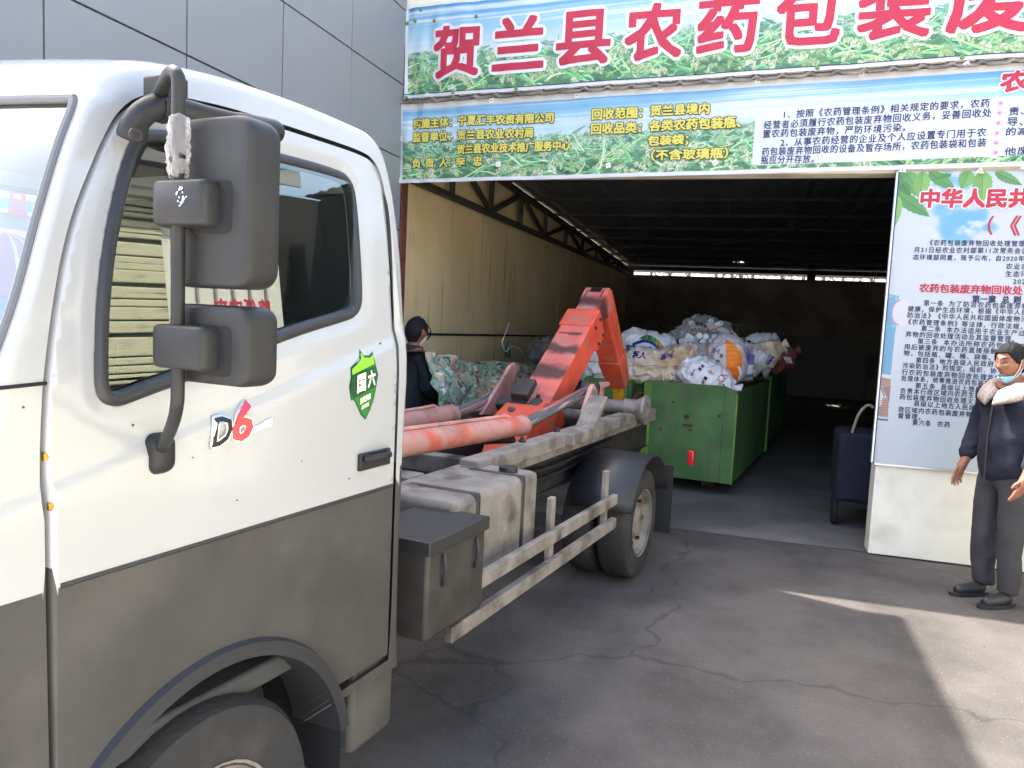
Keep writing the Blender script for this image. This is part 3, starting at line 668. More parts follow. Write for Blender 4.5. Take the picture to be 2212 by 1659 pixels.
for px, py in ((913, 25), (877+24, 49), (943, 49), (1032, 39), (880+3, 53), (983, 202), (1118, 194), (882, 214), (1765, 149), (2075, 128)):
    mb = MB(); x, z = F_(px, py); mb.lathe([(.016, 0), (.016, .004), (.011, .009), (.006, .009), (.006, .004)], fu(x, z, .002), (0, -1, 0), 14); mb.build('grommet', 'grommet', ub)
mb = MB(); a, b = (-3.03, 3.573), (2.5, 3.715)
mb.add([fu(a[0]+(b[0]-a[0])*i/60, a[1]+(b[1]-a[1])*i/60+dz, .003) for i in range(61) for dz in (0, .007)], [(2*i, 2*i+2, 2*i+3, 2*i+1) for i in range(60)]); mb.build('border_line', 'ink_navy', ub, smooth=0)

QL = [(-3.061, 2.815), (2.5, 2.926), (2.5, 3.641), (-3.082, 3.488)]
lb, fl = banner('lower_banner', 'lower banner of rice field with yellow text and notices, above the shed opening', QL, 6.345, 9, .52, (.045, .035, .05), 1390, 170)
S = Sheet(fl); yel, out, nav, pin, rd2, wh2 = MB(), MB(), MB(), MB(), MB(), MB()
for t, x0, x1, ya, yb, h in (('实施主体：', 899, 981, 271, 267, 21), ('宁夏汇丰农资有限公司', 996, 1199, 265, 258, 21), ('监督单位：', 898, 979, 300, 297, 21), ('贺兰县农业农村局', 994, 1156, 296, 290, 21),
        ('贺兰县农业技术推广服务中心', 993, 1235, 326, 317, 21), ('负', 897, 914, 356, 355.5, 20), ('责', 926, 943, 355, 354.5, 20), ('人：', 955, 979, 354, 353, 20), ('李', 991, 1010, 353, 352.5, 20), ('忠', 1028, 1047, 352, 351, 20),
        ('回收范围：', 1283, 1389, 252, 247, 23), ('贺兰县境内', 1407, 1533, 244, 237.5, 23), ('回收品类：', 1281, 1387, 283, 279, 23), ('各类农药包装瓶、', 1405, 1600, 276, 267, 24), ('包装袋；', 1402, 1488, 309, 305, 23), ('（不含玻璃瓶）', 1409, 1573, 339, 333, 23)):
    a, b = F_(x0, ya), F_(x1, yb); hh = hgt((x0+x1)/2, (ya+yb)/2, h)
    S.text(yel, t, a, b, hh, .0096, .0042, 0, 6); S.text(out, t, a, b, hh, .0066, .0095, 0, 10)
yel.build('yellow_lettering', 'ink_yellow', lb, smooth=0); out.build('lettering_outline', 'ink_black', lb, smooth=0)
p0, p1 = F_(1632, 248), F_(1630, 361); zt0, zt1 = F_(1632, 246)[1], F_(2212, 212)[1]; zb0, zb1 = F_(1630, 361)[1], F_(2212, 339)[1]
xe = 2.44; sl0 = (zt1-zt0)/(F_(2212, 212)[0]-p0[0]); sl1 = (zb1-zb0)/(F_(2212, 339)[0]-p1[0]); x0 = p0[0]
mb = MB(); n = 60; V = []
for i in range(n+1):
    x = x0+(xe-x0)*i/n; e = .02 if i in (0, n) else 0
    for j in range(4): z = (zb0+sl1*(x-x0)+e)*(1-j/3)+(zt0+sl0*(x-x0)-e)*j/3; V.append(fl(x, z, .0022))
mb.add(V, [(i*4+j, (i+1)*4+j, (i+1)*4+j+1, i*4+j+1) for i in range(n) for j in range(3)]); mb.build('notice_panel', 'panel_white', lb, smooth=0)
for t, x0, x1, ya, yb, h in (('1、按照《农药管理条例》相关规定的要求，农药', 1693, 2132, 252, 227.5, 18), ('经营者必须履行农药包装废弃物回收义务，妥善回收处', 1650, 2136, 275, 248, 18.5), ('置农药包装废弃物，严防环境污染。', 1648, 1953, 294, 279, 18),
        ('2、从事农药经营的企业及个人应设置专门用于农', 1686, 2124.5, 312, 290, 18), ('药包装废弃物回收的设备及暂存场所，农药包装袋和包装', 1646, 2124.5, 332, 312, 18.5), ('瓶应分开存放。', 1644, 1757, 349.5, 346, 18),
        ('责、', 2174, 2206, 246, 244, 18), ('导、', 2170, 2204, 268, 267, 18), ('的减', 2168, 2214, 289, 287, 18), ('他废', 2164, 2216, 331.5, 329, 18)):
    S.text(nav, t, F_(x0, ya), F_(x1, yb), hgt((x0+x1)/2, (ya+yb)/2, h), .0045, .0011, 0, 4, sp=1.12)
nav.build('notice_lettering', 'ink_navy', lb, smooth=0)
a, b = F_(2156, 184), F_(2221, 178); hh = hgt(2188, 181, 42)
S.text(rd2, '农', a, b, hh, .008, .008, 0, 8); S.text(wh2, '农', a, b, hh, .0055, .018, 0, 12); S.text(nav if False else MB(), '农', a, b, hh, .004, .0, 0)
rd2.build('red_lettering', 'ink_red', lb, smooth=0); wh2.build('red_lettering_outline', 'ink_white', lb, smooth=0)
for px, py in ((2156, 228), (2153, 249), (2151, 270), (2148, 292), (2146, 313), (2145, 334)):
    x, z = F_(px, py); P = []
    for k in range(12): r = .021 if k % 2 == 0 else .009; P.append((x+r*math.cos(R_(30*k+90)), z+r*math.sin(R_(30*k+90))))
    pin = MB(); pin.prism(P, lambda a, b, d: fl(a, b, .0045+d), .0004); pin.build('star_mark', 'ink_pink', lb, smooth=0)
for px, py, an in ((873, 230, .5), (1067, 222, .3), (1250, 211, 0), (1429, 196, .5), (1637, 180, .05), (1859, 164, .1), (2083, 146, .5), (1081, 358, .1), (1317, 361, .3), (1545, 354, .6), (1773, 341, .3), (869, 303, .3), (866, 392, 0)):
    x, z = F_(px, py); mb = MB(); c, s_ = math.cos(an), math.sin(an); r = .021
    mb.prism([(x+c*u-s_*v, z+s_*u+c*v) for u, v in ((-r, -r*.9), (r*.9, -r), (r, r), (-r*.9, r*.95))], lambda a, b, d: fl(a, b, .006+d*(1+6*abs(a-x))), .002)
    t = mb.build('nail_tab', 'nail_tab', lb, smooth=0)
    mb = MB(); disc(mb, fl, x, z, .0045, .009, .004, 8); mb.build('nail_head', 'nail', t, smooth=0)

# ------------------------------------------------------------------ notice board
nb = thing('notice_board', 'tall white notice board of printed regulations with leaves and red heading, beside shed opening', 'notice board', (1.7, 6.37, 1.8))
BX0, BX1, BZ0, BZ1 = .955, 2.5, .72, 2.885
W, H = 600, 840; kb = W/386; cv = Canvas(W, H)
yy, xx = np.mgrid[0:H, 0:W]/np.array([H, W]).reshape(2, 1, 1)
cv.a[:] = np.array((214, 220, 230.))
cv.a += (np.array((206, 226, 236.))-cv.a)*(np.clip((.55-yy)/.4, 0, 1)*np.clip(xx*1.4, 0, 1))[..., None]
def bp_(px, py): x, z = F_(px, py); return ((x-BX0)/(BX1-BX0)*W, (z-BZ0)/(BZ1-BZ0)*H)
rnd = random.Random(5)
def cloudy(cx, cz, rx, rz, c, n=40, al=.5):
    for k in range(n):
        x, y = bp_(cx+rnd.gauss(0, rx*.42), cz+rnd.gauss(0, rz*.42)); r = rnd.uniform(.18, .45)*rz*W/900
        X, Y = np.ogrid[0:W, 0:H]; g = np.exp(-(((xx*W-x)/(r*2.4))**2+((yy*H-y)/(r*1.6))**2)**2)*al
        cv.a[:] = cv.a*(1-g[..., None])+np.array(c)*g[..., None]
cloudy(2062, 478, 62, 40, (112, 186, 224), 34, .8); cloudy(2050, 400, 40, 26, (112, 186, 224), 14, .7)
cloudy(2100, 492, 30, 16, (224, 228, 234), 12, .6); cloudy(2006, 500, 30, 14, (222, 226, 234), 10, .6)
def leafp(x0, y0, x1, y1, wd, c):
    a, b = np.array(bp_(x0, y0)), np.array(bp_(x1, y1)); d = b-a; nn = np.array((-d[1], d[0])); nn = nn/np.linalg.norm(nn)*wd*kb
    L, R2 = [], []
    for k in range(15):
        t = k/14; w_ = math.sin(math.pi*t**.75)**.8*(1+(.14 if k % 2 else 0)); L.append(a+d*t+nn*w_); R2.append(a+d*t-nn*w_)
    cv.poly(L+R2[::-1], np.array(c)); cv.poly(L+[a+d*t/14 for t in range(14, -1, -1)], np.array(c)*1.08)
    cv.stroke([tuple(a), tuple(b)], .5, .3, np.array(c)*.86)
for l in ((1940, 368, 1948, 440, 15, (92, 158, 92)), (1955, 374, 1990, 430, 14, (108, 170, 96)), (1992, 372, 1985, 432, 13, (132, 186, 92)), (2004, 374, 2062, 412, 10, (96, 158, 84)), (2052, 380, 2012, 394, 6, (92, 156, 86)),
          (2092, 370, 2074, 412, 12, (118, 178, 96)), (2120, 372, 2118, 438, 15, (126, 184, 92)), (2146, 374, 2204, 402, 8, (100, 164, 96)), (1936, 420, 2006, 470, 12, (92, 160, 84)), (1938, 424, 1930, 492, 9, (136, 190, 100)),
          (1945, 395, 1965, 425, 8, (78, 140, 78)), (1932, 372, 1944, 404, 12, (90, 150, 90))): leafp(*l)
def quad(pts, c): cv.poly([bp_(*p) for p in pts], np.array(c, float))
quad(((1912, 635), (1941, 640), (1922, 812), (1896, 808)), (112, 178, 216)); cloudy(1922, 640, 22, 12, (190, 212, 228), 8, .6); cloudy(1924, 700, 16, 10, (150, 200, 226), 6, .5)
cv.a[:] = cv.a  # the house of the print
quad(((1896, 806), (1923, 810), (1923, 817), (1895, 813)), (232, 232, 230)); quad(((1895, 814), (1923, 818), (1916, 901), (1888, 897)), (190, 150, 134))
quad(((1905, 838), (1923, 832), (1919, 868)), (166, 128, 128))
quad(((1892, 832), (1902, 832), (1914, 858), (1905, 858), (1903, 876), (1888, 876)), (228, 230, 234)); quad(((1892, 834), (1899, 834), (1892, 846)), (128, 124, 132)); quad(((1900, 836), (1903, 836), (1911, 856), (1908, 856)), (110, 106, 116)); quad(((1895, 857), (1898, 857), (1897, 871), (1893, 871)), (88, 140, 190))
for r in range(7):
    for k in range(4): x, y = 1893+6*k+3*(r % 2), 864+5*r; cv.stroke([bp_(x, y), bp_(x+2.5, y+1.4), bp_(x+5, y)], .2, .2, np.array((158, 112, 98)))
quad(((1888, 902), (1917, 905), (1916, 908.5), (1887.5, 905.5)), (58, 84, 158))
# faint balloons
bx, by = bp_(1952, 676)
for k, (f, c) in enumerate(((1, (206, 150, 186)), (.86, (232, 222, 232)))): cv.poly([(bx-8*kb+math.cos(2*math.pi*j/24)*14*f*kb, by+math.sin(2*math.pi*j/24)*24*f*kb) for j in range(24)], np.array(c, float))
cv.poly([(bx-2*kb+math.cos(2*math.pi*j/24)*14*kb, by+math.sin(2*math.pi*j/24)*25*kb) for j in range(24)], np.array((226, 224, 230.)))
sheet_mesh('sheet', 'board_print', cv, lambda u, v: np.stack([BX0+(BX1-BX0)*u-1.7, 0*u, BZ0+(BZ1-BZ0)*v-1.8], -1), nb, .68)
mb = MB(); mb.box((.947, 6.375, (BZ0+BZ1)/2), (.016, .035, BZ1-BZ0)); mb.box(((BX0+BX1)/2+.01, 6.385, BZ0-.01), (BX1-BX0, .02, .02)); mb.build('edge_trim', 'steel_edge', nb, smooth=0, bevel=.003)
mb = MB(); mb.box((.958, 6.362, (BZ0+BZ1)/2), (.005, .012, BZ1-BZ0-.004)); mb.build('edge_line', 'ink_navy', nb, smooth=0)
fb = lambda x, z, d: (x, 6.37-d, z)
S = Sheet(fb); r1, w1, n1, k1, r2 = MB(), MB(), MB(), MB(), MB()
cx_ = lambda X: 1857.6+X*.1888
cy6 = lambda Y: 356.4+Y*.1888
cy7 = lambda Y: 615.6+Y*.1888
a, b = F_(cx_(692), cy6(390)), F_(cx_(1930), cy6(386)); hh = hgt(2100, 430, 39)
S.text(r1, '中华人民共', a, b, hh, .006, .006, 0, 9); S.text(w1, '中华人民共', a, b, hh, .003, .0155, 0, 12)
r1.build('heading', 'ink_red', nb, smooth=0); w1.build('heading_outline', 'ink_white', nb, smooth=0)
S.text(r2, '（', F_(cx_(1452), cy6(696)), F_(cx_(1506), cy6(696)), hgt(2135, 488, 40), .004, .003, 0, 4); S.text(r2, '《', F_(cx_(1705), cy6(700)), F_(cx_(1818), cy6(700)), hgt(2190, 488, 42), .004, .003, 0, 4)
S.text(r2, '农药包装废弃物回收处', F_(cx_(672), cy6(1408)), F_(cx_(1845), cy6(1438)), hgt(2090, 625, 19), .004, .0022, 0, 6)
r2.build('red_lettering', 'ink_red', nb, smooth=0)
S.text(n1, '第一章', F_(cx_(1272), cy6(1533)), F_(cx_(1540), cy6(1537)), hgt(2120, 646, 16), .004, .0018, 0, 6); S.text(n1, '总', F_(cx_(1612), cy6(1540)), F_(cx_(1692), cy6(1541)), hgt(2170, 647, 16), .004, .0018, 0, 6); S.text(n1, '则', F_(cx_(1742), cy6(1544)), F_(cx_(1820), cy6(1545)), hgt(2190, 647, 16), .004, .0018, 0, 6)
for t, x0, x1, ya, yb, cy_f, h in (('《农药包装废弃物回收处理管理', 790, 1870, 893, 905, cy6, 12.5), ('月31日经农业农村部第11次常务会议', 610, 1905, 974, 988, cy6, 12.5), ('态环境部同意，现予公布，自2020年', 600, 1862, 1058, 1076, cy6, 12.5), ('农业农', 1657, 1900, 1163, 1166, cy6, 12.5), ('生态环', 1650, 1896, 1248, 1252, cy6, 12.5), ('202', 1737, 1872, 1337, 1340, cy6, 10),
        ('第一条', 720, 942, 205, 213, cy7, 12.5), ('为了防治农药包装废弃物', 1008, 1905, 215, 248, cy7, 12.5), ('健康，保护生态环境，根据《中华人民', 540, 1900, 273, 315, cy7, 12.5), ('防治法》《中华人民共和国固体废物污', 537, 1895, 344, 394, cy7, 12.5), ('《农药管理条例》等法律、行政法规，', 545, 1842, 420, 476, cy7, 12.5),
        ('第二条', 692, 912, 495, 505, cy7, 12.5), ('本办法适用于农业生产过', 980, 1870, 510, 552, cy7, 12.5), ('弃物的回收处理活动及其监督管理。', 515, 1748, 560, 620, cy7, 12.5), ('第三条', 652, 874, 640, 650, cy7, 12.5), ('本办法所称农药包装废弃', 945, 1880, 655, 705, cy7, 12.5), ('用后被废弃的与农药直接接触的有', 498, 1720, 703, 765, cy7, 12.5), ('物，包括瓶、罐、桶、袋等。', 492, 1480, 775, 830, cy7, 12.5),
        ('第四条', 632, 846, 856, 866, cy7, 12.5), ('地方各级人民政府', 900, 1512, 872, 903, cy7, 12.5), ('污染防治法》的规定，组织、协', 480, 1545, 916, 980, cy7, 12.5), ('行农药包装废弃物回收处理监督', 472, 1598, 990, 1062, cy7, 12.5), ('处理体系，统筹推进农药包装废弃', 465, 1548, 1062, 1128, cy7, 12.5), ('第五条', 625, 848, 1146, 1158, cy7, 12.5), ('县级以上地方人', 915, 1455, 1163, 1194, cy7, 12.5),
        ('负责本行政区域内农药生产者', 455, 1450, 1204, 1262, cy7, 12.5), ('药包装废弃物回收处理义务的', 447, 1440, 1272, 1336, cy7, 12.5), ('县级以上地方人民政府', 608, 1385, 1347, 1408, cy7, 12.5), ('政区域内农药包装废弃物回收', 432, 1425, 1416, 1488, cy7, 12.5), ('督管理。', 428, 682, 1487, 1505, cy7, 12.5), ('第六条', 592, 800, 1565, 1578, cy7, 12.5), ('农药', 875, 1015, 1584, 1592, cy7, 12.5)):
    a, b = F_(cx_(x0), cy_f(ya)), F_(cx_(x1), cy_f(yb)); S.text(n1, t, a, b, hgt(2000, cy_f((ya+yb)/2), h), .004, .0007, 0, 4, sp=1.22)
n1.build('lettering', 'ink_navy', nb, smooth=0)
for px, py in ((1946, 371), (2111, 373), (2206, 365)):
    x, z = F_(px, py); mb = MB(); mb.prism([(x-.03, z-.012), (x+.028, z-.018), (x+.004, z+.026)], lambda a, b, d: (a, 6.334-d, b), .002); t = mb.build('nail_tab', 'nail_tab', nb, smooth=0)
    mb = MB(); disc(mb, lambda a, b, d: (a, 6.334-d, b), x, z, .005, .003, .004, 8); mb.build('nail_head', 'nail', t, smooth=0)

# ------------------------------------------------------------------ building across the yard (it shows in the truck's door glass)
RX = 3.6
rb = thing('metal_clad_building', 'white metal-clad building with roller shutter and red lettering, mirrored in the truck window', 'building', (RX, 3, 0))
RH = 3.5
mb = MB(); mb.box((RX+2, .85, RH/2), (3.9, 9.5, RH)); mb.build('wall', 'clad_white', rb, smooth=0)
mb = MB()
for k in range(6): mb.box((RX+.04, 4.46+.19*k, RH/2), (.03, .022, RH))
mb.build('wall_rib', 'clad_rib', rb, smooth=0)
mb = MB()
for k in range(52):
    z = .06+.062*k; mb.box((RX+.03, 2.2, z), (.03, 4.28, .058), Matrix.Rotation(.03*noise.noise((k*.7, 2, 1)), 3, 'X'))
rs = mb.build('roller_shutter', 'shutter_olive', rb, smooth=0, bevel=.008)
mb = MB(); mb.box((RX+.046, 2.2, 1.66), (.012, 4.3, 3.3)); mb.build('shutter_gap', 'shutter_slot', rs, smooth=0)
mb = MB(); mb.box((RX-.12, .85, RH+.04), (.45, 9.6, .07)); mb.box((RX-.33, .85, RH), (.03, 9.6, .16)); mb.build('eave', 'roof_grey', rb, smooth=0, bevel=.004)
S = Sheet(lambda y, z, d: (RX+.02-d, -y, z)); mb = MB()
for t, ya, yb, z in (('降低农来', -5.40, -4.78, 2.24), ('物解业步长', -5.36, -4.62, 1.97), ('工', -5.46, -5.33, 1.70)):
    S.text(mb, t, (ya, z), (yb, z), .2, .03, .006, 0, 6)
mb.build('lettering', 'ink_red', rb, smooth=0)

mb = MB(); mb.box((4.6, 6.46, 1.75), (3.96, .08, 3.5)); mb.box((3.9, 5.95, 1.75), (.06, .94, 3.5));  # added screen, out of view: its black stands for wall shade mirrored in glass
tag(mb.build('reflection_screen', 'gap_black', smooth=0), 'added black screen, out of view, standing in for wall shade mirrored in truck window', 'screen')
# ------------------------------------------------------------------ leafless trees seen over the shed's back wall
rnd = random.Random(11)
def bare_tree(x, y, h, seed):
    r = random.Random(seed)
    t = thing('bare_tree', 'slim leafless tree trunk in the bright gap above the back wall', 'tree', (x, y, 0), 0, 'leafless trees beyond the shed')
    mb = MB(); P = [(x+.12*k*r.gauss(0, .35), y+.1*k*r.gauss(0, .3), h*k/6) for k in range(7)]; mb.tube(catmull(P, 4), [.085-.06*i/24 for i in range(25)], 8); mb.build('trunk', 'bark', t)
    mb = MB()
    for k in range(16):
        z = h*r.uniform(.3, .95); i = min(5, int(z/h*6)); b = Vector(P[i]).lerp(Vector(P[i+1]), z/h*6-i); an = r.uniform(0, 6.3); L = r.uniform(.6, 1.6)
        d = Vector((math.cos(an), math.sin(an), r.uniform(.8, 1.6))).normalized(); m_ = b+d*L*.5+Vector((0, 0, .05)); e = b+d*L
        mb.tube([b, m_, e], [.025, .016, .006], 5)
        for q in range(3): d2 = (d+Vector((r.gauss(0, .5), r.gauss(0, .5), r.gauss(0, .3)))).normalized(); s0 = b.lerp(e, r.uniform(.4, .9)); mb.tube([s0, s0+d2*L*.4], [.01, .004], 4)
    mb.build('crown', 'bark', t)
for k, px in enumerate((1404, 1443, 1497, 1551, 1582, 1605, 1622, 1681, 1733, 1790, 1832, 1888)):
    y = 25+rnd.uniform(0, 3); q = onY(px, 592, y); bare_tree(q.x, y, 6+rnd.uniform(-.6, 1.5), 100+k)
# ================================================================== THE TRUCK (local frame: x across towards the camera, y along to the rear, z up)
tk = thing('hooklift_truck', 'white light truck with dusty orange hook arm, parked with its rear toward the shed', 'truck', tuple(-TCL*TN), -TH)
def tb(mb, name, m, parent=None, **k): return mb.build(name, m, parent or tk, world=False, **k)
def wx(z):                                   # half width of the cab at height z
    t = max(0., z-1.5); return .95-.085*(t/.6)**1.25 if t < .62 else .95-.085*(t/.6)**1.25
prof = [(.75, .56), (.735, .8), (.73, 1.1), (.74, 1.36), (.77, 1.47), (.80, 1.54), (.863, 1.686), (.915, 1.83), (.972, 1.974), (1.018, 2.07), (1.042, 2.118), (1.085, 2.165), (1.17, 2.205), (1.35, 2.235), (1.55, 2.248), (1.75, 2.25), (1.90, 2.243), (1.985, 2.226), (2.036, 2.18), (2.06, 2.10), (2.071, 1.99), (2.073, 1.85), (2.058, 1.66), (2.042, 1.35), (2.035, 1.0), (2.035, .56)]
PR = [(p.x, p.y) for p in catmull([(a, b, 0) for a, b in prof], 5)]
NP = len(PR)
def rad(i):
    a, z = PR[i]
    if z < .6: return .012
    if a < 1.03: return .014 if z > 1.5 else .04
    if a > 1.9: return .034
    if z > 2.1: return .058
    return .034
rr = [rad(i) for i in range(NP)]
for _ in range(6): rr = [rr[0]]+[(rr[i-1]+2*rr[i]+rr[i+1])/4 for i in range(1, NP-1)]+[rr[-1]]
nrm = []
for i in range(NP):
    a, b = PR[max(i-1, 0)], PR[min(i+1, NP-1)]; t = Vector((b[0]-a[0], b[1]-a[1])).normalized(); nrm.append((t.y, -t.x))   # inward
def inset(i, d): return (PR[i][0]+nrm[i][0]*d, PR[i][1]+nrm[i][1]*d)
# door and window outlines in (along, up)
DOOR = [(p.x, p.y) for p in catmull([(.893, .62, 0), (.884, 1.2, 0), (.886, 1.47, 0), (.903, 1.596, 0), (.933, 1.722, 0), (.958, 1.801, 0), (.985, 1.867, 0), (1.018, 1.932, 0), (1.054, 1.998, 0), (1.093, 2.057, 0), (1.14, 2.100, 0), (1.20, 2.124, 0), (1.30, 2.138, 0), (1.45, 2.148, 0), (1.75, 2.152, 0), (1.90, 2.150, 0), (1.955, 2.137, 0), (1.985, 2.095, 0), (1.994, 1.99, 0), (1.989, 1.85, 0), (1.978, 1.685, 0), (1.97, 1.5, 0), (1.97, 1.34, 0), (1.97, .62, 0)], 4)]
WIN = [(p.x, p.y) for p in catmull([(1.127, 2.022, 0), (1.085, 1.939, 0), (1.045, 1.828, 0), (1.021, 1.736, 0), (1.005, 1.647, 0), (.996, 1.558, 0), (.996, 1.525, 0), (1.003, 1.506, 0), (1.02, 1.497, 0), (1.045, 1.496, 0), (1.105, 1.511, 0), (1.188, 1.531, 0), (1.293, 1.561, 0), (1.411, 1.593, 0), (1.579, 1.635, 0), (1.734, 1.667, 0), (1.80, 1.684, 0), (1.828, 1.712, 0), (1.838, 1.762, 0), (1.847, 1.895, 0), (1.851, 2.0, 0), (1.846, 2.045, 0), (1.828, 2.068, 0), (1.79, 2.077, 0), (1.68, 2.079, 0), (1.538, 2.076, 0), (1.413, 2.071, 0), (1.287, 2.062, 0), (1.215, 2.054, 0), (1.160, 2.042, 0)], 3, True)]
def offs(P, d, closed=True):
    n = len(P); out = []
    for i in range(n):
        a, b = P[(i-1) % n if closed else max(i-1, 0)], P[(i+1) % n if closed else min(i+1, n-1)]
        t = Vector((b[0]-a[0], b[1]-a[1])); t = t.normalized() if t.length > 1e-9 else Vector((1, 0)); out.append((P[i][0]+t.y*d, P[i][1]-t.x*d))
    return out
if sum(WIN[i][0]*WIN[(i+1) % len(WIN)][1]-WIN[(i+1) % len(WIN)][0]*WIN[i][1] for i in range(len(WIN))) < 0: WIN = WIN[::-1]
WINo = offs(WIN, -.0) 
def smooth01(t): t = max(0., min(1., t)); return t*t*(3-2*t)
_wp = np.array(WIN)
def segdist(P, x, y):
    P = np.asarray(P); a = P; b = np.roll(P, -1, 0); d = b-a; t = np.clip(((np.array([x, y])-a)*d).sum(1)/np.maximum((d*d).sum(1), 1e-12), 0, 1)
    return float(np.sqrt((((a+d*t[:, None])-np.array([x, y]))**2).sum(1).min()))
def sx(a, z):                                 # side skin: tumblehome, pressed surround of the window, shoulder crease, rear rib
    x = wx(z)
    d = segdist(_wp, a, z)
    x -= .010*math.exp(-(d/.032)**2)
    L = 1.405+.215*(a-1.06)/.9                # crease rising to the rear below the window
    x += .013*smooth01((L-z)/.035)-.004
    x += .007*math.exp(-((a-2.012)/.012)**2)*smooth01((z-1.62)/.05)*smooth01((2.06-z)/.05)
    return x
CLZ = 1.165; FARX = .23
def side_mesh():
    ring = [inset(i, rr[i]) for i in range(NP)]
    vs, es = [], []
    def loop(P, closed=True):
        k = len(vs); vs.extend(P); n = len(P); es.extend([(k+i, k+(i+1) % n) for i in range(n if closed else n-1)])
    loop(ring)
    Di = offs(DOOR, 0, False); Do = offs(DOOR, -.013, False); Do[0] = (DOOR[0][0]-.013, .60); Do[-1] = (DOOR[-1][0]+.006, .60)
    Do = [(x, y) for x, y in Do]
    loop(Di); loop(Do); loop(WIN)
    step = .0145
    allb = np.array(vs)
    for a in np.arange(.75, 2.06, step):
        for z in np.arange(.58, 2.2, step):
            if np.min(np.abs(allb-np.array([a, z])).max(1)) > .0055: vs.append((a+.0003, z+.0003))
    r = delaunay_2d_cdt([Vector(v) for v in vs], es, [], 0, 1e-5)
    V = np.array([(p.x, p.y) for p in r[0]]); F = np.array([f for f in r[2] if len(f) == 3])
    c = V[F].mean(1); inr = inpoly(ring, c[:, 0], c[:, 1]); ind = inpoly(Di, c[:, 0], c[:, 1]); ino = inpoly(Do, c[:, 0], c[:, 1]); inw = inpoly(WIN, c[:, 0], c[:, 1])
    return V, F[inr & ~ino], F[ind & ~inw], F[inr & ~ind & ino], c, ring
SV, FB, FD, FG, _, RING = side_mesh()
X3 = [(sx(a, z), a, z) for a, z in SV]
def sub(V3, F):
    u = np.unique(F); m = {k: i for i, k in enumerate(u)}; return [V3[k] for k in u], [tuple(m[k] for k in f) for f in F]
def cap_z(F): return SV[F].mean(1)[:, 1] < CLZ
cb = MB()
Fb_hi, Fb_lo = FB[~cap_z(FB)], FB[cap_z(FB)]
v, f = sub(X3, Fb_hi); cb.add(v, f, 0); v, f = sub(X3, Fb_lo); cb.add(v, f, 1)
# rounded edge rings and the swept skin (front, roof, back)
K = 6
def ringpt(i, k):
    th = math.pi/2*k/K; ins = rr[i]*(1-math.sin(th)); a, z = inset(i, ins); a0, z0 = RING[i]
    return (sx(a0, z0)-rr[i]*(1-math.cos(th)), a, z)
NX = 14
def skin(i, s):                               # s in -1..1 across
    x0, a, z = ringpt(i, K); x = x0*s if s > 0 else (x0-FARX)*s; q = 1-s*s
    front = smooth01((1.3-a)/.3); a2 = a-.085*q*front*(1 if z > .6 else .3); z2 = z+.035*q*(smooth01((z-2.05)/.12))
    return (x, a2, z2)
WS = [i for i in range(NP) if PR[i][0] < 1.05 and 1.55 < PR[i][1] < 2.085]
w0, w1 = WS[0], WS[-1]
V, F = [], []
for i in range(NP):
    for k in range(K+1): V.append(ringpt(i, k))
for i in range(NP-1):
    for k in range(K): F.append((i*(K+1)+k, (i+1)*(K+1)+k, (i+1)*(K+1)+k+1, i*(K+1)+k+1))
lo = [min(PR[f_[0]//(K+1)][1], PR[f_[1]//(K+1)][1]) < CLZ for f_ in F]
cb.add(V, [f_ for f_, q in zip(F, lo) if not q], 0); cb.add(V, [f_ for f_, q in zip(F, lo) if q], 1)
SS = [math.sin(math.pi/2*(-1+2*j/NX)) for j in range(NX+1)]
SS = sorted(set([round(s, 4) for s in SS]+[-.985, .985]))
V, F0, F1 = [], [], []; M_ = len(SS)
for i in range(NP):
    for s in SS: V.append(skin(i, s))
for i in range(NP-1):
    for j in range(M_-1):
        if w0 <= i < w1 and abs((SS[j]+SS[j+1])/2) < .985: continue
        q = (i*M_+j, (i+1)*M_+j, (i+1)*M_+j+1, i*M_+j+1); (F1 if min(PR[i][1], PR[i+1][1]) < CLZ else F0).append(q)
cb.add(V, F0, 0); cb.add(V, F1, 1)
# far side skin
v, f = sub([(-wx(z)+FARX, a, z) for a, z in SV], np.concatenate([FB, FD, FG])); cb.add(v, f, 0)
V = []
for i in range(NP):
    for k in range(K+1): x, a, z = ringpt(i, k); V.append((-x+FARX+.004, a, z))
cb.add(V, [(i*(K+1)+k, (i+1)*(K+1)+k, (i+1)*(K+1)+k+1, i*(K+1)+k+1) for i in range(NP-1) for k in range(K)], 0)
cab = tb(cb, 'cab', ['truck_white', 'dusty_cladding'], smooth=40)
bm = bmesh.new(); bm.from_mesh(cab.data); bmesh.ops.remove_doubles(bm, verts=bm.verts, dist=.0008); bmesh.ops.recalc_face_normals(bm, faces=bm.faces); bm.to_mesh(cab.data); bm.free()
# door
db = MB(); v, f = sub(X3, FD[~cap_z(FD)]); db.add(v, f, 0); v, f = sub(X3, FD[cap_z(FD)]); db.add(v, f, 1)
def flange(P, dx, closed):
    n = len(P); V = [(sx(a, z), a, z) for a, z in P]+[(sx(a, z)-dx, a, z) for a, z in P]
    return V, [(i, (i+1) % n, (i+1) % n+n, i+n) for i in range(n if closed else n-1)]
V_, F_ln = flange(offs(DOOR, 0, False), .03, False); db.add(V_, [f_ for f_ in F_ln if V_[f_[0]][2] > CLZ], 0); db.add(V_, [f_ for f_ in F_ln if V_[f_[0]][2] <= CLZ], 1); db.add(*flange(WIN, .03, True))
door = tb(db, 'door', ['truck_white', 'dusty_cladding'], smooth=40)
bm = bmesh.new(); bm.from_mesh(door.data); bmesh.ops.remove_doubles(bm, verts=bm.verts, dist=.0008); bmesh.ops.recalc_face_normals(bm, faces=bm.faces); bm.to_mesh(door.data); bm.free()
mb = MB(); P = offs(DOOR, -.0065, False); V = [];
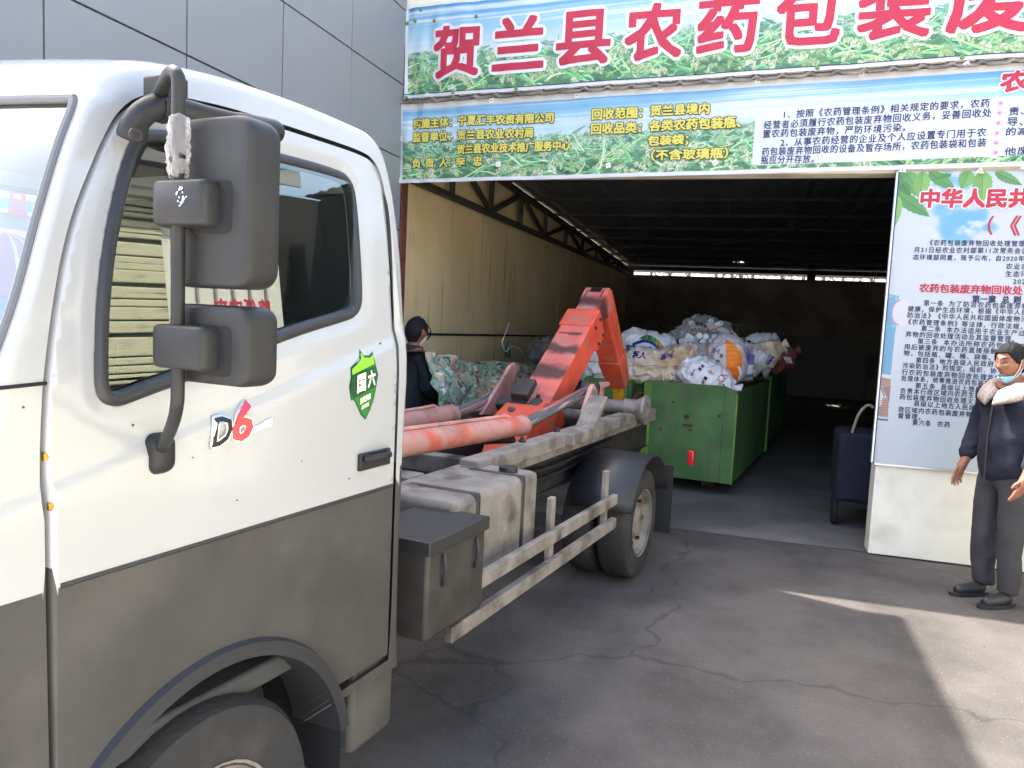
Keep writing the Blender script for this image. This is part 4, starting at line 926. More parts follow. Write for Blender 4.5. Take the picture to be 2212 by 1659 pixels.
for a, z in P:
    for k in range(6): q = 2*math.pi*k/6; V.append((a, z, q))
n = len(P); O, I = offs(DOOR, -.03, False), offs(DOOR, .02, False)
mb.add([(sx(a, z)-.022, a, z) for a, z in O]+[(sx(a, z)-.022, a, z) for a, z in I], [(i, i+1, n+i+1, n+i) for i in range(n-1)])
tb(mb, 'door_seal', 'gap_black', smooth=0)
mb = MB()
for z in (1.405, 1.315): mb.lathe([(.0, 0), (.008, .0), (.009, .006), (.005, .009)], (sx(.881, z)-.008, .8815, z), (.3, .95, 0), 10)
tb(mb, 'door_hinge', 'hook_yellow')
# window rubber, glass
mb = MB(); n = len(WIN); sec = ((-.010, .003), (-.004, .010), (.003, .013), (.013, .011), (.0185, .005), (.0195, -.012))
loops = [offs(WIN, d) for d, _ in sec]       # positive d = inward for a counter-clockwise outline? fixed below
if not inpoly(WIN, [loops[4][0][0]], [loops[4][0][1]])[0]: loops = [offs(WIN, -d) for d, _ in sec]
mb.rings([[(sx(*WIN[i])+h, *L[i]) for i in range(n)] for L, (_, h) in zip(loops, sec)], cap=False)
seal = tb(mb, 'window_seal', 'rubber_black', door, smooth=50)
GL = loops[4]
def gx(a, z): return .918-.042*(z-1.5)/.58
mb = MB(); 
gv = [(gx(a, z), a, z) for a, z in GL]
mb.add(gv, [tuple(range(len(gv)))])
glass = tb(mb, 'window_glass', 'window_glass', door, smooth=0)
# the same pane on the far door
WINF = [(1.03, 1.52), (1.96, 1.52), (1.99, 1.56), (1.99, 2.05), (1.95, 2.085), (1.18, 2.085), (1.12, 2.04)]
mb = MB(); mb.rings([[(-wx(WINF[i][1])+FARX-h, *L[i]) for i in range(len(WINF))] for L, (_, h) in zip([offs(WINF, -d_) for d_, _ in sec], sec)], cap=False); 
# cut the far window: rebuilt as an opening by deleting skin faces inside the outline
bm = bmesh.new(); bm.from_mesh(cab.data)
cs = [(fc, fc.calc_center_median()) for fc in bm.faces]
cand = [(fc, c) for fc, c in cs if c.x < -.58 and .98 < c.y < 2.01]
ok = inpoly(WINF, [c.y for _, c in cand], [c.z for _, c in cand])
bmesh.ops.delete(bm, geom=[fc for (fc, _), k in zip(cand, ok) if k], context='FACES'); bm.to_mesh(cab.data); bm.free()
tb(mb, 'window_seal', 'rubber_black', smooth=50)
# windscreen
mb = MB(); V = []; cols = [-.985+1.97*j/20 for j in range(21)]; rows = list(range(w0, w1+1))
for i in rows:
    for s in cols: x, a, z = skin(i, s); V.append((x, a+.006, z))
m_ = len(cols); mb.add(V, [(r*m_+j, (r+1)*m_+j, (r+1)*m_+j+1, r*m_+j+1) for r in range(len(rows)-1) for j in range(m_-1)])
tb(mb, 'windscreen', 'windscreen_glass', smooth=60)
mb = MB()
for s in (-.985, .985):
    mb.tube([Vector(skin(i, s))+Vector((-.004*s, -.002, 0)) for i in rows], .0085, 8)
for i in (w0, w1): mb.tube([Vector(skin(i, s))+Vector((0, -.001, 0)) for s in cols], .009, 8)
tb(mb, 'windscreen_seal', 'windscreen_rubber')
mb = MB(); 
for a, z in [(PR[i][0], PR[i][1]) for i in range(NP)]: pass
mb.tube([(sx(.80+.09*k/8, 1.536)+.0005, .80+.085*k/8, 1.536+.004*k/8) for k in range(9)], .0035, 6); tb(mb, 'panel_seam', 'gap_black')
# emblem strip, handle
mb = MB(); mb.box((sx(1.86, 1.26)+.006, 1.86, 1.26), (.012, .15, .05)); mb.tube([(sx(1.86, 1.26)+.012, 1.80, 1.27), (sx(1.86, 1.26)+.03, 1.82, 1.272), (sx(1.86, 1.26)+.03, 1.90, 1.272), (sx(1.86, 1.26)+.012, 1.92, 1.27)], .011, 8); tb(mb, 'door_handle', 'truck_plastic', door, bevel=.004)
for a_, z_, r_ in ((1.062, 1.445, .0035), (1.905, 1.60, .006), (1.20, 1.36, .002), (1.55, 1.30, .0025), (.842, 1.50, .003), (1.75, 1.22, .004), (1.33, 1.24, .003)):
    mb = MB(); mb.prism([(a_+r_*(1+.5*noise.noise((k*1.7, a_*9, 1)))*math.cos(2*math.pi*k/8), z_+r_*.7*(1+.5*noise.noise((k*1.7, a_*9, 4)))*math.sin(2*math.pi*k/8)) for k in range(8)], lambda x, z, d: (sx(x, z)+.0006+d, x, z), .0004); tb(mb, 'paint_chip', 'dark_steel', door, smooth=0)
# D6 badge
def ondoor(a, z, d): return (sx(a, z)+d, a, z)
SD = Sheet(ondoor)
def dp(px, py): 
    q = TR(px, py, .958); return (q.y, q.z)
def badge(txt, p0, p1, h, d0, d1, bo, m, name, slant=.22, kind=8):
    mb = MB(); v, f = glyphs(txt); (x0, z0), (x1, z1) = p0, p1
    for k, (ox, oz) in enumerate(smear(bo, kind)):
        pt = lambda a, b, d: ondoor(x0+(x1-x0)*a+ox+slant*(b-.5)*h, z0+(z1-z0)*a+(b-.5)*h+oz, d+k*.0001)
        n = len(v); mb.add([pt(a, b, d1) for a, b in v], f)
        ed = {}
        for t in f:
            for i in range(len(t)): e = (t[i], t[(i+1) % len(t)]); ed[e] = 1
        side = [e for e in ed if (e[1], e[0]) not in ed]
        mb.add([pt(a, b, d1) for a, b in v]+[pt(a, b, d0) for a, b in v], [(e[0], e[1], e[1]+n, e[0]+n) for e in side])
    return tb(mb, name, m, door, smooth=0)
a, b = dp(500, 915), dp(540, 905); hh = .085
badge('6', a, b, hh, 0, .008, .0065, 'chrome', 'badge_rim'); badge('6', a, b, hh, 0, .0105, .0028, 'badge_red', 'badge_numeral')
a, b = dp(458, 934), dp(494, 925); badge('D', a, b, .062, 0, .008, .006, 'chrome_dull', 'badge_letter'); badge('D', a, b, .062, 0, .0095, .001, 'truck_plastic', 'badge_letter')
mb = MB(); q0 = dp(505, 934); P = catmull([Vector((*dp(515, 936), 0)), Vector((*dp(548, 926), 0)), Vector((*dp(572, 914), 0)), Vector((*dp(583, 911), 0))], 5)
mb.rings([[ondoor(p.x+dx, p.y+dz, d) for dx, dz, d in ((0, -.012*w_, .0), (0, -.010*w_, .006), (0, .010*w_, .006), (0, .012*w_, 0))] for p, w_ in zip(P, [.4+.6*i/len(P) for i in range(len(P))])]); tb(mb, 'badge_swoosh', 'chrome', door)
# shield sticker
def shield(s, dz=0.): 
    pts = [(-.82, .62), (-.42, .72), (-.12, .84), (.0, 1.02), (.12, .84), (.42, .80), (.70, .88), (.72, .6), (.86, .30), (.92, .2), (.80, -.12), (.70, -.42), (.46, -.74), (.16, -1.0), (-.16, -.80), (-.42, -.5), (-.60, -.32), (-.78, -.3), (-.92, .1), (-.82, .34)]
    return [(x*s, y*s+dz) for x, y in pts]
c0 = dp(785, 833); sw, sh_ = .072, .098
def stk(x, y, d): return ondoor(c0[0]+x*sw, c0[1]+(y+.10*x)*sh_, .0012+d)
def stick(P, d, m, name): mb = MB(); mb.prism(P, lambda x, y, e: stk(x, y, d+e), .0004); return tb(mb, name, m, door, smooth=0)
st = stick(shield(1.03), 0, 'sticker_dark', 'emission_sticker'); 
def stick2(P, d, m, name): mb = MB(); mb.prism(P, lambda x, y, e: stk(x, y, d+e), .0004); return tb(mb, name, m, door, smooth=0)
stick2(shield(.97), .0006, 'sticker_green', 'emission_sticker')
stick2([(-.76, .42), (-.76, .58), (-.42, .68), (-.1, .80), (.0, .95), (.1, .80), (.42, .76), (.64, .82), (.66, .56)], .0012, 'sticker_lime', 'emission_sticker')
stick2([(-.90, .12), (-.80, .42), (.74, .50), (.90, .2), (.74, -.14), (-.70, -.28)], .0018, 'sticker_dark', 'emission_sticker')
mb = MB(); S3 = Sheet(lambda x, y, d: stk(x, y, .0026+d))
S3.text(mb, '国', (-.46, .10), (.06, .12), .50, 0, .022, 0, 6); S3.text(mb, '六', (.22, .14), (.68, .16), .46, 0, .022, 0, 6)
S3.text(mb, '东风汽车', (-.26, -.42), (.42, -.36), .19, 0, .012, 0, 4); S3.text(mb, '品质领先', (-.16, -.62), (.32, -.58), .12, 0, .004, 0, 4)
tb(mb, 'sticker_lettering', 'sticker_cream', door, smooth=0)
# interior
mb = MB()
mb.box((.08, 1.965, 1.30), (1.44, .05, 1.5)); mb.box((.1, 1.4, .72), (1.56, 1.2, .06)); mb.box((.1, 1.58, 2.145), (1.46, .80, .02)); mb.box((.1, .96, 1.34), (1.5, .30, .22)); mb.box((.1, .87, 1.0), (1.5, .1, .9))
mb.box((.85, 1.45, 1.15), (.05, 1.0, .62)); mb.box((-.66, 1.45, 1.15), (.05, 1.0, .62))
tb(mb, 'interior_trim', 'interior_grey', bevel=.02)
def seat(x, rest=True):
    mb = MB()
    mb.rings([[(x+u*.5*(.27 if z < 1.75 else .2), 1.74+.10*(z-1.2)/.7+v, z if rest else 1.1+(z-1.18)*.7) for u, v in ((-1.7, .05), (-1.5, -.05), (0, -.065), (1.5, -.05), (1.7, .05), (1.2, .10), (-1.2, .10))] for z in (1.18, 1.4, 1.6, 1.68)])
    o = tb(mb, 'seat_back', 'seat_cloth', smooth=60, bevel=.02)
    mb = MB()
    if rest: mb.rings([[(x+u*.12*k, 1.835+v*k+.04, z) for u, v in ((-1, .04), (-.9, -.04), (0, -.055), (.9, -.04), (1, .04), (0, .06))] for z, k in ((1.70, .7), (1.735, 1), (1.84, 1), (1.885, .6))])
    if rest: tb(mb, 'headrest', 'seat_cloth', smooth=60, bevel=.015)
    mb = MB(); mb.box((x, 1.52, 1.14), (.46, .46, .14)); tb(mb, 'seat_cushion', 'seat_cloth', bevel=.03)
seat(.48); seat(-.30, False)
mb = MB(); q = [(.48+.19*math.cos(2*math.pi*k/32), 1.20+.19*.35*math.sin(2*math.pi*k/32)+.0, 1.50+.19*.9*math.sin(2*math.pi*k/32)) for k in range(33)]; mb.tube(q, .014, 8, cap=False); mb.tube([(.48, 1.2, 1.5), (.48, 1.05, 1.4)], .03, 8); mb.tube([(.3, 1.2, 1.5), (.66, 1.2, 1.5)], .015, 6); tb(mb, 'steering_wheel', 'rubber_black')

# ---- mirrors
def mirror_pt(px, py, off=1.13): return TR(px, py, off)
P = [TR(336, 212, .93), TR(347, 196, .965), TR(356, 178, 1.02), TR(364, 163, 1.075), TR(374, 155, 1.112), TR(383, 162, 1.13), TR(386, 190, 1.134), TR(385.5, 300, 1.134), TR(385, 520, 1.134), TR(384, 700, 1.134), TR(384, 846, 1.134), TR(382, 876, 1.126), TR(377, 903, 1.10), TR(366, 934, 1.05), TR(352, 962, .985), TR(345, 975, .955)]
mb = MB(); mb.tube(catmull(P, 5), .0122, 14); arm = tb(mb, 'mirror_arm', 'truck_plastic')
q = TR(345, 975, .955); mb = MB(); mb.rings([[(q.x+dx, q.y+y*s_, q.z-.004+z*s_) for y, z in rrect(.06, .085, .02, 4)] for dx, s_ in ((-.02, 1.), (.004, 1.), (.016, .85), (.024, .55))]); tb(mb, 'arm_foot_bracket', 'truck_plastic', smooth=50)
mb = MB(); q = TR(346, 203, .925); mb.box((q.x+.01, q.y+.005, q.z-.01), (.075, .05, .085)); 
e0 = [TR(*p) for p in ((284, 300, .925), (290, 272, .935), (304, 250, .945), (326, 234, .95), (350, 228, .95))]; 
mb.tube(catmull(e0, 4), [.028, .029, .029, .028, .027, .026, .025, .025, .025, .025, .025, .025, .025, .025, .025, .025, .025], 12); tb(mb, 'mirror_bracket', 'truck_plastic', bevel=.006)
mb = MB(); q = TR(292, 292, .96); mb.lathe([(.0, 0), (.014, .0), (.013, .004), (.006, .004), (.006, .002)], q+Vector((-.0, 0, 0)), (1, -.2, 0), 12); tb(mb, 'bracket_bolt', 'dark_steel')
a2 = [TR(*p) for p in ((350, 232, .955), (400, 240, .97), (450, 254, .985), (520, 270, 1.0), (570, 280, 1.0), (604, 287, 1.0))]
mb = MB(); mb.tube(catmull(a2, 4), [.024]*12+[.027]*7+[.024, .016], 14); tb(mb, 'kerb_mirror', 'truck_plastic', smooth=60)
def housing(px0, py0, px1, py1, A, name, rr_=.035, thick=.085):
    p0, p1 = TRA(px0, py1, A), TRA(px1, py0, A)
    q0, q1 = TRA(px0, py0, A), TRA(px1, py1, A)
    cx, cz = (p0.x+p1.x+q0.x+q1.x)/4, (p0.z+p1.z+q0.z+q1.z)/4
    wd, ht = (p1.x-p0.x+q1.x-q0.x)/2, (q0.z-p0.z+p1.z-q1.z)/2
    R = rrect(wd, ht, rr_, 6); rings = []
    for k, (s, dy) in enumerate(((.62, -.007), (.85, -.006), (.935, -.004), (.972, .001), (.992, .009), (1., .02), (1., .05), (.985, thick-.01), (.94, thick), (.92, thick-.012), (.5, thick-.014))):
        rings.append([(cx+x*s if abs(x) < 0 else cx+x-(1-s)*math.copysign(min(abs(x), wd*.35), x)*.8, A+dy, cz+z-(1-s)*math.copysign(min(abs(z), wd*.35), z)*.8) for x, z in R])
    mb = MB(); mb.rings(rings); h = tb(mb, name, 'truck_plastic', smooth=50)
    mb = MB(); mb.rings([[(cx+x*.9, A+thick-.009, cz+z*.93) for x, z in R], [(cx+x*.9, A+thick-.006, cz+z*.93) for x, z in R]]); tb(mb, 'mirror_glass', 'chrome', h, smooth=0)
    return h, cx, cz, wd, ht
h1 = housing(370, 252, 545, 622, 1.035, 'mirror_housing', .034, .07)
h2 = housing(368, 658, 541, 831, 1.035, 'mirror_housing', .028, .07)
for (px0, py0, px1, py1), h in (((350, 388, 464, 492), h1), ((349, 706, 462, 792), h2)):
    A = 1.012; p0, p1 = TRA(px0, py1, A), TRA(px1, py0, A); cx, cz, wd, ht = (p0.x+p1.x)/2, (p0.z+p1.z)/2, p1.x-p0.x, p1.z-p0.z
    R = rrect(wd, ht, .012, 4); mb = MB(); mb.rings([[(cx+x*s, 1.012+dy, cz+z*s) for x, z in R] for s, dy in ((.86, -.026), (.95, -.022), (1., -.012), (1., .022))]); tb(mb, 'mirror_clamp', 'truck_plastic', smooth=50)
    R = rrect(wd*.8, ht*1.14, .014, 4); mb = MB(); mb.rings([[(cx+wd*.30+x*s, 1.0+dy, cz-.004+z*s) for x, z in R] for s, dy in ((.93, .0255), (1., .0275), (1.02, .034))]); tb(mb, 'clamp_recess', 'gap_black', h[0], smooth=50)
q = TRA(389, 424, .985); mb = MB(); rnd = random.Random(4)
for k in range(26):
    a_ = rnd.uniform(0, 2*math.pi); rx, rz = rnd.uniform(.006, .010), rnd.uniform(.011, .017); ln = rnd.uniform(.15, .5); c_ = .004*rnd.gauss(0, .5)
    mb.tube([(q.x+c_+rx*math.cos(a_), .9852, q.z+rz*math.sin(a_)), (q.x+c_+rx*math.cos(a_+ln/2), .9848, q.z+rz*math.sin(a_+ln/2)), (q.x+c_+rx*math.cos(a_+ln)+.002*rnd.random(), .9852, q.z+rz*math.sin(a_+ln))], rnd.uniform(.0006, .0013), 4)
tb(mb, 'paint_scrape', 'bottle_white')
# torn tape wound round the arm
rnd = random.Random(3); mb = MB(); rings = []
for k in range(26):
    t = k/25; c = TR(387-3*t, 250+134*t, 1.134); wv = .0150+.005*math.sin(math.pi*t)**.6
    ring = []
    for j in range(20):
        a_ = 2*math.pi*j/20; r = wv*(1+.12*noise.noise((math.cos(a_)*1.3+3, math.sin(a_)*1.3, t*7))+.20*noise.noise((math.cos(a_)*4, math.sin(a_)*4, t*19))); 
        if k in (0, 25): r = .0132
        ring.append((c.x+r*math.cos(a_), c.y+r*math.sin(a_), c.z+.008*noise.noise((a_, t*5, 2))))
    rings.append(ring)
mb.rings(rings, cap=False); keep = [i for i, f_ in enumerate(mb.f) if noise.noise(Vector(mb.v[f_[0]])*55) < .36 or 60 < i < 130]; mb.f = [mb.f[i] for i in keep]; mb.mi = [0]*len(mb.f); tb(mb, 'torn_tape', 'tape_film', arm, smooth=12)

# ---- front wheel, arch, step
def wheel(x, y, r=.37, w_=.21, name='wheel'):
    mb = MB(); mb.lathe([(.21, -w_/2+.01), (r*.82, -w_/2), (r*.95, -w_/2+.012), (r, -w_/2+.04), (r, w_/2-.04), (r*.95, w_/2-.012), (r*.82, w_/2), (.21, w_/2-.01)], (x, y, r), (1, 0, 0), 40, cap=False); t = tb(mb, name, 'tyre')
    mb = MB(); mb.lathe([(.225, w_/2-.005), (.215, w_/2-.01), (.20, w_/2-.05), (.12, w_/2-.075), (.09, w_/2-.03), (.06, w_/2-.02), (.0, w_/2-.018)], (x, y, r), (1, 0, 0), 32, cap=False); tb(mb, 'rim', 'dusty_steel', t)
    mb = MB()
    for k in range(6): a_ = 2*math.pi*k/6; mb.lathe([(.014, 0), (.014, .02), (.0, .022)], (x+w_/2-.06, y+.145*math.cos(a_), r+.145*math.sin(a_)), (1, 0, 0), 6, cap=False)
    tb(mb, 'wheel_nut', 'dark_steel', t)
wheel(.835, 1.28); wheel(.82, 4.95); wheel(.58, 4.95); wheel(-.80, 1.28); wheel(-.82, 4.95)
mb = MB(); mb.box((.0, 1.4, .5), (1.34, 1.2, .12)); 
mb.box((.86, 1.93, .5), (.16, .22, .30)); mb.box((.86, .83, .5), (.16, .16, .34)); tb(mb, 'step', 'dusty_cladding', bevel=.02)
mb = MB()
for k in range(41):
    a_ = math.pi*(.06+.88*k/40)
    mb.v += [(.952, 1.28+.50*math.cos(a_), .40+.50*math.sin(a_)), (.975, 1.28+.49*math.cos(a_), .40+.49*math.sin(a_)), (.975, 1.28+.455*math.cos(a_), .40+.455*math.sin(a_)), (.80, 1.28+.45*math.cos(a_), .40+.45*math.sin(a_))]
mb.f = [(k*4+j, k*4+4+j, k*4+5+j, k*4+1+j) for k in range(40) for j in range(3)]; mb.mi = [0]*len(mb.f); tb(mb, 'wheel_arch', 'rubber_black', smooth=40)
mb = MB(); mb.tube([(.957, .90, 1.163), (.957, 1.4, 1.163), (.957, 1.965, 1.163)], .006, 6); tb(mb, 'trim_strip', 'rubber_black')
for o_ in (cab, door):                        # the wheel opening
    bm = bmesh.new(); bm.from_mesh(o_.data)
    bmesh.ops.delete(bm, geom=[f_ for f_ in bm.faces if f_.calc_center_median().x > .5 and (f_.calc_center_median().y-1.28)**2+(f_.calc_center_median().z-.40)**2 < .468**2], context='FACES'); bm.to_mesh(o_.data); bm.free()
mb = MB(); mb.rings([[(x, 1.28+.472*math.cos(math.pi*(-.05+1.1*k/24)), .40+.472*math.sin(math.pi*(-.05+1.1*k/24))) for k in range(25)] for x in (.50, .955)], closed=False, cap=False); mb.box((.49, 1.28, .62), (.012, .96, .56)); tb(mb, 'arch_liner', 'gap_black', smooth=40)
# ---- chassis
mb = MB()
for s in (-1, 1): mb.box((s*.40, 4.1, .72), (.07, 5.1, .20)); mb.box((s*.40, 4.1, .825), (.11, 5.1, .01)); mb.box((s*.40, 4.1, .615), (.11, 5.1, .01))
for y in (2.3, 3.2, 4.2, 5.3, 6.4): mb.box((0, y, .72), (.78, .08, .16))
tb(mb, 'chassis_frame', 'dark_steel', smooth=0, bevel=.004)
mb = MB()
for s in (-1, 1): mb.box((s*.50, 4.55, .915), (.10, 3.9, .10))
mb.box((0, 2.9, .9), (.9, .14, .14)); mb.box((0, 3.6, .88), (.9, .10, .10))
tb(mb, 'subframe', 'dusty_steel', smooth=0, bevel=.008)
mb = MB(); q0, q1 = TR(1004, 926, .42), TR(1130, 876, .42)
mb.box((.66, 3.0, .78), (.34, .8, .36)); ft = tb(mb, 'fuel_tank', 'dusty_steel', bevel=.03)
for y in (2.78, 3.22): mb = MB(); mb.box((.66, y, .78), (.352, .04, .372)); tb(mb, 'tank_strap', 'dark_steel', ft, bevel=.012)
mb = MB(); mb.lathe([(0, 0), (.045, 0), (.045, .03), (.0, .035)], (.72, 3.28, .955), (0, 0, 1), 16, cap=False); tb(mb, 'filler_cap', 'rubber_black', ft)
mb = MB(); mb.box((.80, 2.42, .72), (.3, .42, .32)); bx_ = tb(mb, 'battery_box', 'dark_steel', bevel=.015)
mb = MB(); mb.box((.80, 2.42, .895), (.32, .44, .05)); mb.tube([(.958, 2.30, .86), (.968, 2.30, .80), (.958, 2.30, .74)], .008, 6); mb.tube([(.958, 2.54, .86), (.968, 2.54, .80), (.958, 2.54, .74)], .008, 6); tb(mb, 'box_lid', 'rubber_black', bx_, bevel=.012)
mb = MB(); mb.lathe([(0, -.3), (.10, -.3), (.115, -.27), (.115, .27), (.10, .3), (0, .3)], (.22, 3.9, .66), (0, 1, 0), 24, cap=False); tb(mb, 'air_tank', 'dark_steel')
for k, (xx, zz) in enumerate(((.44, .86), (.46, .80), (.45, .74))):
    mb = MB(); mb.tube(catmull([(xx, 2.1, zz), (xx+.02, 2.9, zz-.03), (xx, 3.6, zz+.01), (xx+.02, 4.4, zz-.02), (xx, 5.6, zz)], 6), .012, 6); tb(mb, 'brake_hose', 'rubber_black')
mb = MB(); mb.box((.93, 6.25, .62), (.05, .06, .12)); tb(mb, 'tail_lamp', 'badge_red', bevel=.01)
mb = MB(); mb.box((.80, 5.52, .42), (.34, .015, .5)); tb(mb, 'mud_flap', 'rubber_black')
mb = MB()
for z in (.52, .66): mb.box((.93, 3.35, z), (.035, 1.9, .06))
for y in (2.6, 3.4, 4.2): mb.box((.90, y, .66), (.03, .05, .36))
tb(mb, 'side_guard', 'dusty_steel', smooth=0, bevel=.005)
mb = MB(); mb.rings([[(x, 4.95+.46*math.cos(a_), .37+.46*math.sin(a_)) for a_ in [R_(20+140*k/12) for k in range(13)]] for x in (.56, .97)], cap=False, closed=False); o = tb(mb, 'mudguard', 'rubber_black'); md = o.modifiers.new('solid', 'SOLIDIFY'); md.thickness = .012
# ---- hook-lift gear
def beam(mb, p0, p1, w_, t_, mi=0, w2=None, t2=None):
    p0, p1 = Vector(p0), Vector(p1); M = beamrot(p1-p0); L = (p1-p0).length; w2 = w2 or w_; t2 = t2 or t_
    c = [(p0, w_, t_), (p1, w2, t2)]; V = []
    for p, a, b in c:
        for u, v in ((-1, -1), (1, -1), (1, 1), (-1, 1)): V.append(p+M @ Vector((u*a/2, 0, v*b/2)))
    mb.add(V, [(0, 1, 2, 3), (7, 6, 5, 4), (0, 4, 5, 1), (1, 5, 6, 2), (2, 6, 7, 3), (3, 7, 4, 0)], mi)
A0, A1 = Vector((0, 4.86, .74)), Vector((0, 6.15, 1.675)); dA = (A1-A0).normalized()
mb = MB(); beam(mb, A0, A1-dA*.10, .265, .24); la = tb(mb, 'lift_arm', 'hook_orange', smooth=0, bevel=.012)
me = la.data; me.materials.append(MATS['hook_orange_banded']); 
for p in me.polygons:
    if p.normal.z > .4 and p.normal.y < 0: p.material_index = 1
mb = MB(); beam(mb, A1-dA*.22, A1, .292, .27); beam(mb, A1-dA*.06, A1+dA*.015, .28, .255); co = tb(mb, 'arm_collar', 'hook_orange', smooth=0, bevel=.012)
for k in (0, 1):
    for j in (0, 1): mb = MB(); q = A1-dA*(.05+.12*k); M = beamrot(dA); mb.lathe([(.014, 0), (.014, .012), (.0, .014)], q+M @ Vector((.146, 0, -.09+.16*j)), (1, 0, 0), 6, cap=False); tb(mb, 'collar_bolt', 'dark_steel', co)
mb = MB(); M = beamrot(dA); q = A1-dA*.33+M @ Vector((0, 0, .125)); mb.box(q, (.20, .012, .008), M); mb.box(q+M @ Vector((.03, -.016, 0)), (.1, .008, .006), M); tb(mb, 'wear_strip', 'chrome', la, smooth=0)
bands(MATS['hook_orange_banded'], tuple(dA), [((A0.lerp(A1, .665)).dot(dA), .07, .86), ((A0.lerp(A1, .49)).dot(dA), .09, .88), ((A0.lerp(A1, .30)).dot(dA), .05, .35), (A1.dot(dA)+.16, .09, .85)])
PK = Vector((0, 6.43, 1.885)); dB = (PK-A1).normalized()
mb = MB(); beam(mb, A1-dA*.3, PK-dB*.05, .205, .185); beam(mb, PK-dB*.16, PK+dB*.02, .225, .205); tb(mb, 'inner_arm', ['hook_orange_banded'], smooth=0, bevel=.01)
mb = MB(); M = beamrot(dB); q = PK+M @ Vector((0, -.03, .105)); mb.box(q, (.10, .06, .008), M); 
for s in (-1, 1): mb.box(PK+M @ Vector((s*.07, -.08, .105)), (.008, .10, .006), M)
tb(mb, 'wear_plate', 'chrome_dull', smooth=0)
J0, J1 = Vector((0, 6.39, 1.89)), Vector((0, 7.12, 1.10)); dJ = (J1-J0).normalized()
mb = MB(); beam(mb, J0, J0+dJ*.70, .205, .23, 0, .195, .20); beam(mb, J0+dJ*.70, J1, .215, .215, 0, .18, .14)
jib = tb(mb, 'hook_jib', 'hook_orange', smooth=0, bevel=.012)
mb = MB(); M = beamrot(dJ); q = J0+dJ*.42+M @ Vector((.103, 0, -.04)); mb.box(q, (.008, .5, .012), M); tb(mb, 'jib_rib', 'hook_orange', jib, smooth=0)
S4 = Sheet(lambda u, v, d: J0+dJ*(.28+u)+M @ Vector((.104+d, 0, v))); mb = MB(); S4.text(mb, '严禁站人注意安全', (0, .045), (.52, .045), .05, .002, .001, 0, 4); tb(mb, 'jib_lettering', 'hook_yellow', jib, smooth=0)
mb = MB(); hk = catmull([J1+Vector((0, -.05, .05)), J1+Vector((0, .0, -.06)), J1+Vector((0, .03, -.17)), J1+Vector((0, .075, -.225)), J1+Vector((0, .135, -.215)), J1+Vector((0, .165, -.155))], 5)
nH = len(hk); V = []
mb.rings([[p+Vector((sx_*.05*(1-.3*i/nH), 0, 0))+ (beamrot((hk[min(i+1, nH-1)]-hk[max(i-1, 0)])) @ Vector((0, 0, sz*.045*(1-.55*i/nH)))) for sx_, sz in ((-1, -1), (1, -1), (1, 1), (-1, 1))] for i, p in enumerate(hk)]); tb(mb, 'hook', 'hook_yellow', smooth=40, bevel=.006)
# lift rams
def ram(b0, b1, r1, off, rb, rr2, pipe):
    B0, B1, B2 = TR(*b0, off), TR(*b1, off), TR(*r1, off); d = (B1-B0).normalized(); B0 = B1-d*1.5
    mb = MB(); mb.lathe([(0, 0), (rb*.96, 0), (rb, .02), (rb, (B1-B0).length-.07), (rb*1.07, (B1-B0).length-.065), (rb*1.07, (B1-B0).length-.01), (rb*.95, (B1-B0).length), (rr2, (B1-B0).length), (rr2, (B1-B0).length-.01)], B0, d, 28, cap=False); br = tb(mb, 'ram_barrel', ['ram_dusty'], smooth=40)
    mb = MB(); dd = (B2-B1); mb.lathe([(rr2, -.03), (rr2, dd.length), (rr2*.8, dd.length+.01), (0, dd.length+.01)], B1, dd, 24, cap=False); tb(mb, 'ram_rod', 'ram_chrome', br, smooth=40)
    mb = MB(); mb.lathe([(.03, -.06), (.052, -.06), (.052, .06), (.03, .06)], B2+dd.normalized()*.03, (1, 0, 0), 20); tb(mb, 'ram_eye', 'dark_steel', br)
    mb = MB(); u = Vector((.0, 0, 1)); up = (u-d*u.dot(d)).normalized(); sd = d.cross(up); o = up*(rb+.008)-sd*.02
    mb.tube([B0+o, B1-d*.35+o, B1-d*.22+o+up*.004, B1-d*.17+up*(rb-.01)], .011, 8); tb(mb, 'ram_pipe', 'dusty_pink', br)
ram((872, 916), (976, 897), (1146, 829), -.42, .072, .043, 0)
ram((1010, 938), (1130, 919), (1272, 842), .30, .060, .038, 0)
# pivot shaft, lugs, bracket at the foot of the arm
mb = MB(); mb.tube([(-.5, 5.42, .98), (.42, 5.42, .98)], .045, 16); tb(mb, 'pivot_shaft', 'dusty_steel')
def lug(x, P, t, m, name):
    mb = MB(); mb.prism(P, lambda y, z, d: (x+d, y, z), t); return tb(mb, name, m, smooth=0, bevel=.006)
c = TR(1277, 851, .37)
lug(.36, [(c.y-.17, c.z-.20), (c.y-.05, c.z-.235), (c.y+.06, c.z-.05), (c.y+.055, c.z+.045), (c.y+.0, c.z+.075), (c.y-.05, c.z+.05), (c.y-.19, c.z-.12)], .03, 'dusty_pink', 'ram_lug')
mb = MB(); mb.lathe([(0, 0), (.045, 0), (.045, .012), (0, .014)], (.392, c.y+.005, c.z+.0), (1, 0, 0), 18, cap=False); mb.box((.40, c.y-.005, c.z-.045), (.012, .03, .05)); tb(mb, 'lug_pin', 'dusty_steel')
lug(-.40, [(c.y-.30, c.z-.20), (c.y+.10, c.z-.235), (c.y+.3, c.z+.12), (c.y+.24, c.z+.17), (c.y+.16, c.z+.15)], .03, 'dusty_pink', 'ram_lug')
mb = MB(); q0, q1 = TR(1070, 925, .05), TR(1180, 905, .05)
mb.prism([(4.55, .62), (5.25, .62), (5.45, .98), (5.05, 1.10), (4.8, 1.0)], lambda y, z, d: (-.15+d, y, z), .30); tb(mb, 'arm_foot', 'hook_orange', smooth=0, bevel=.012)
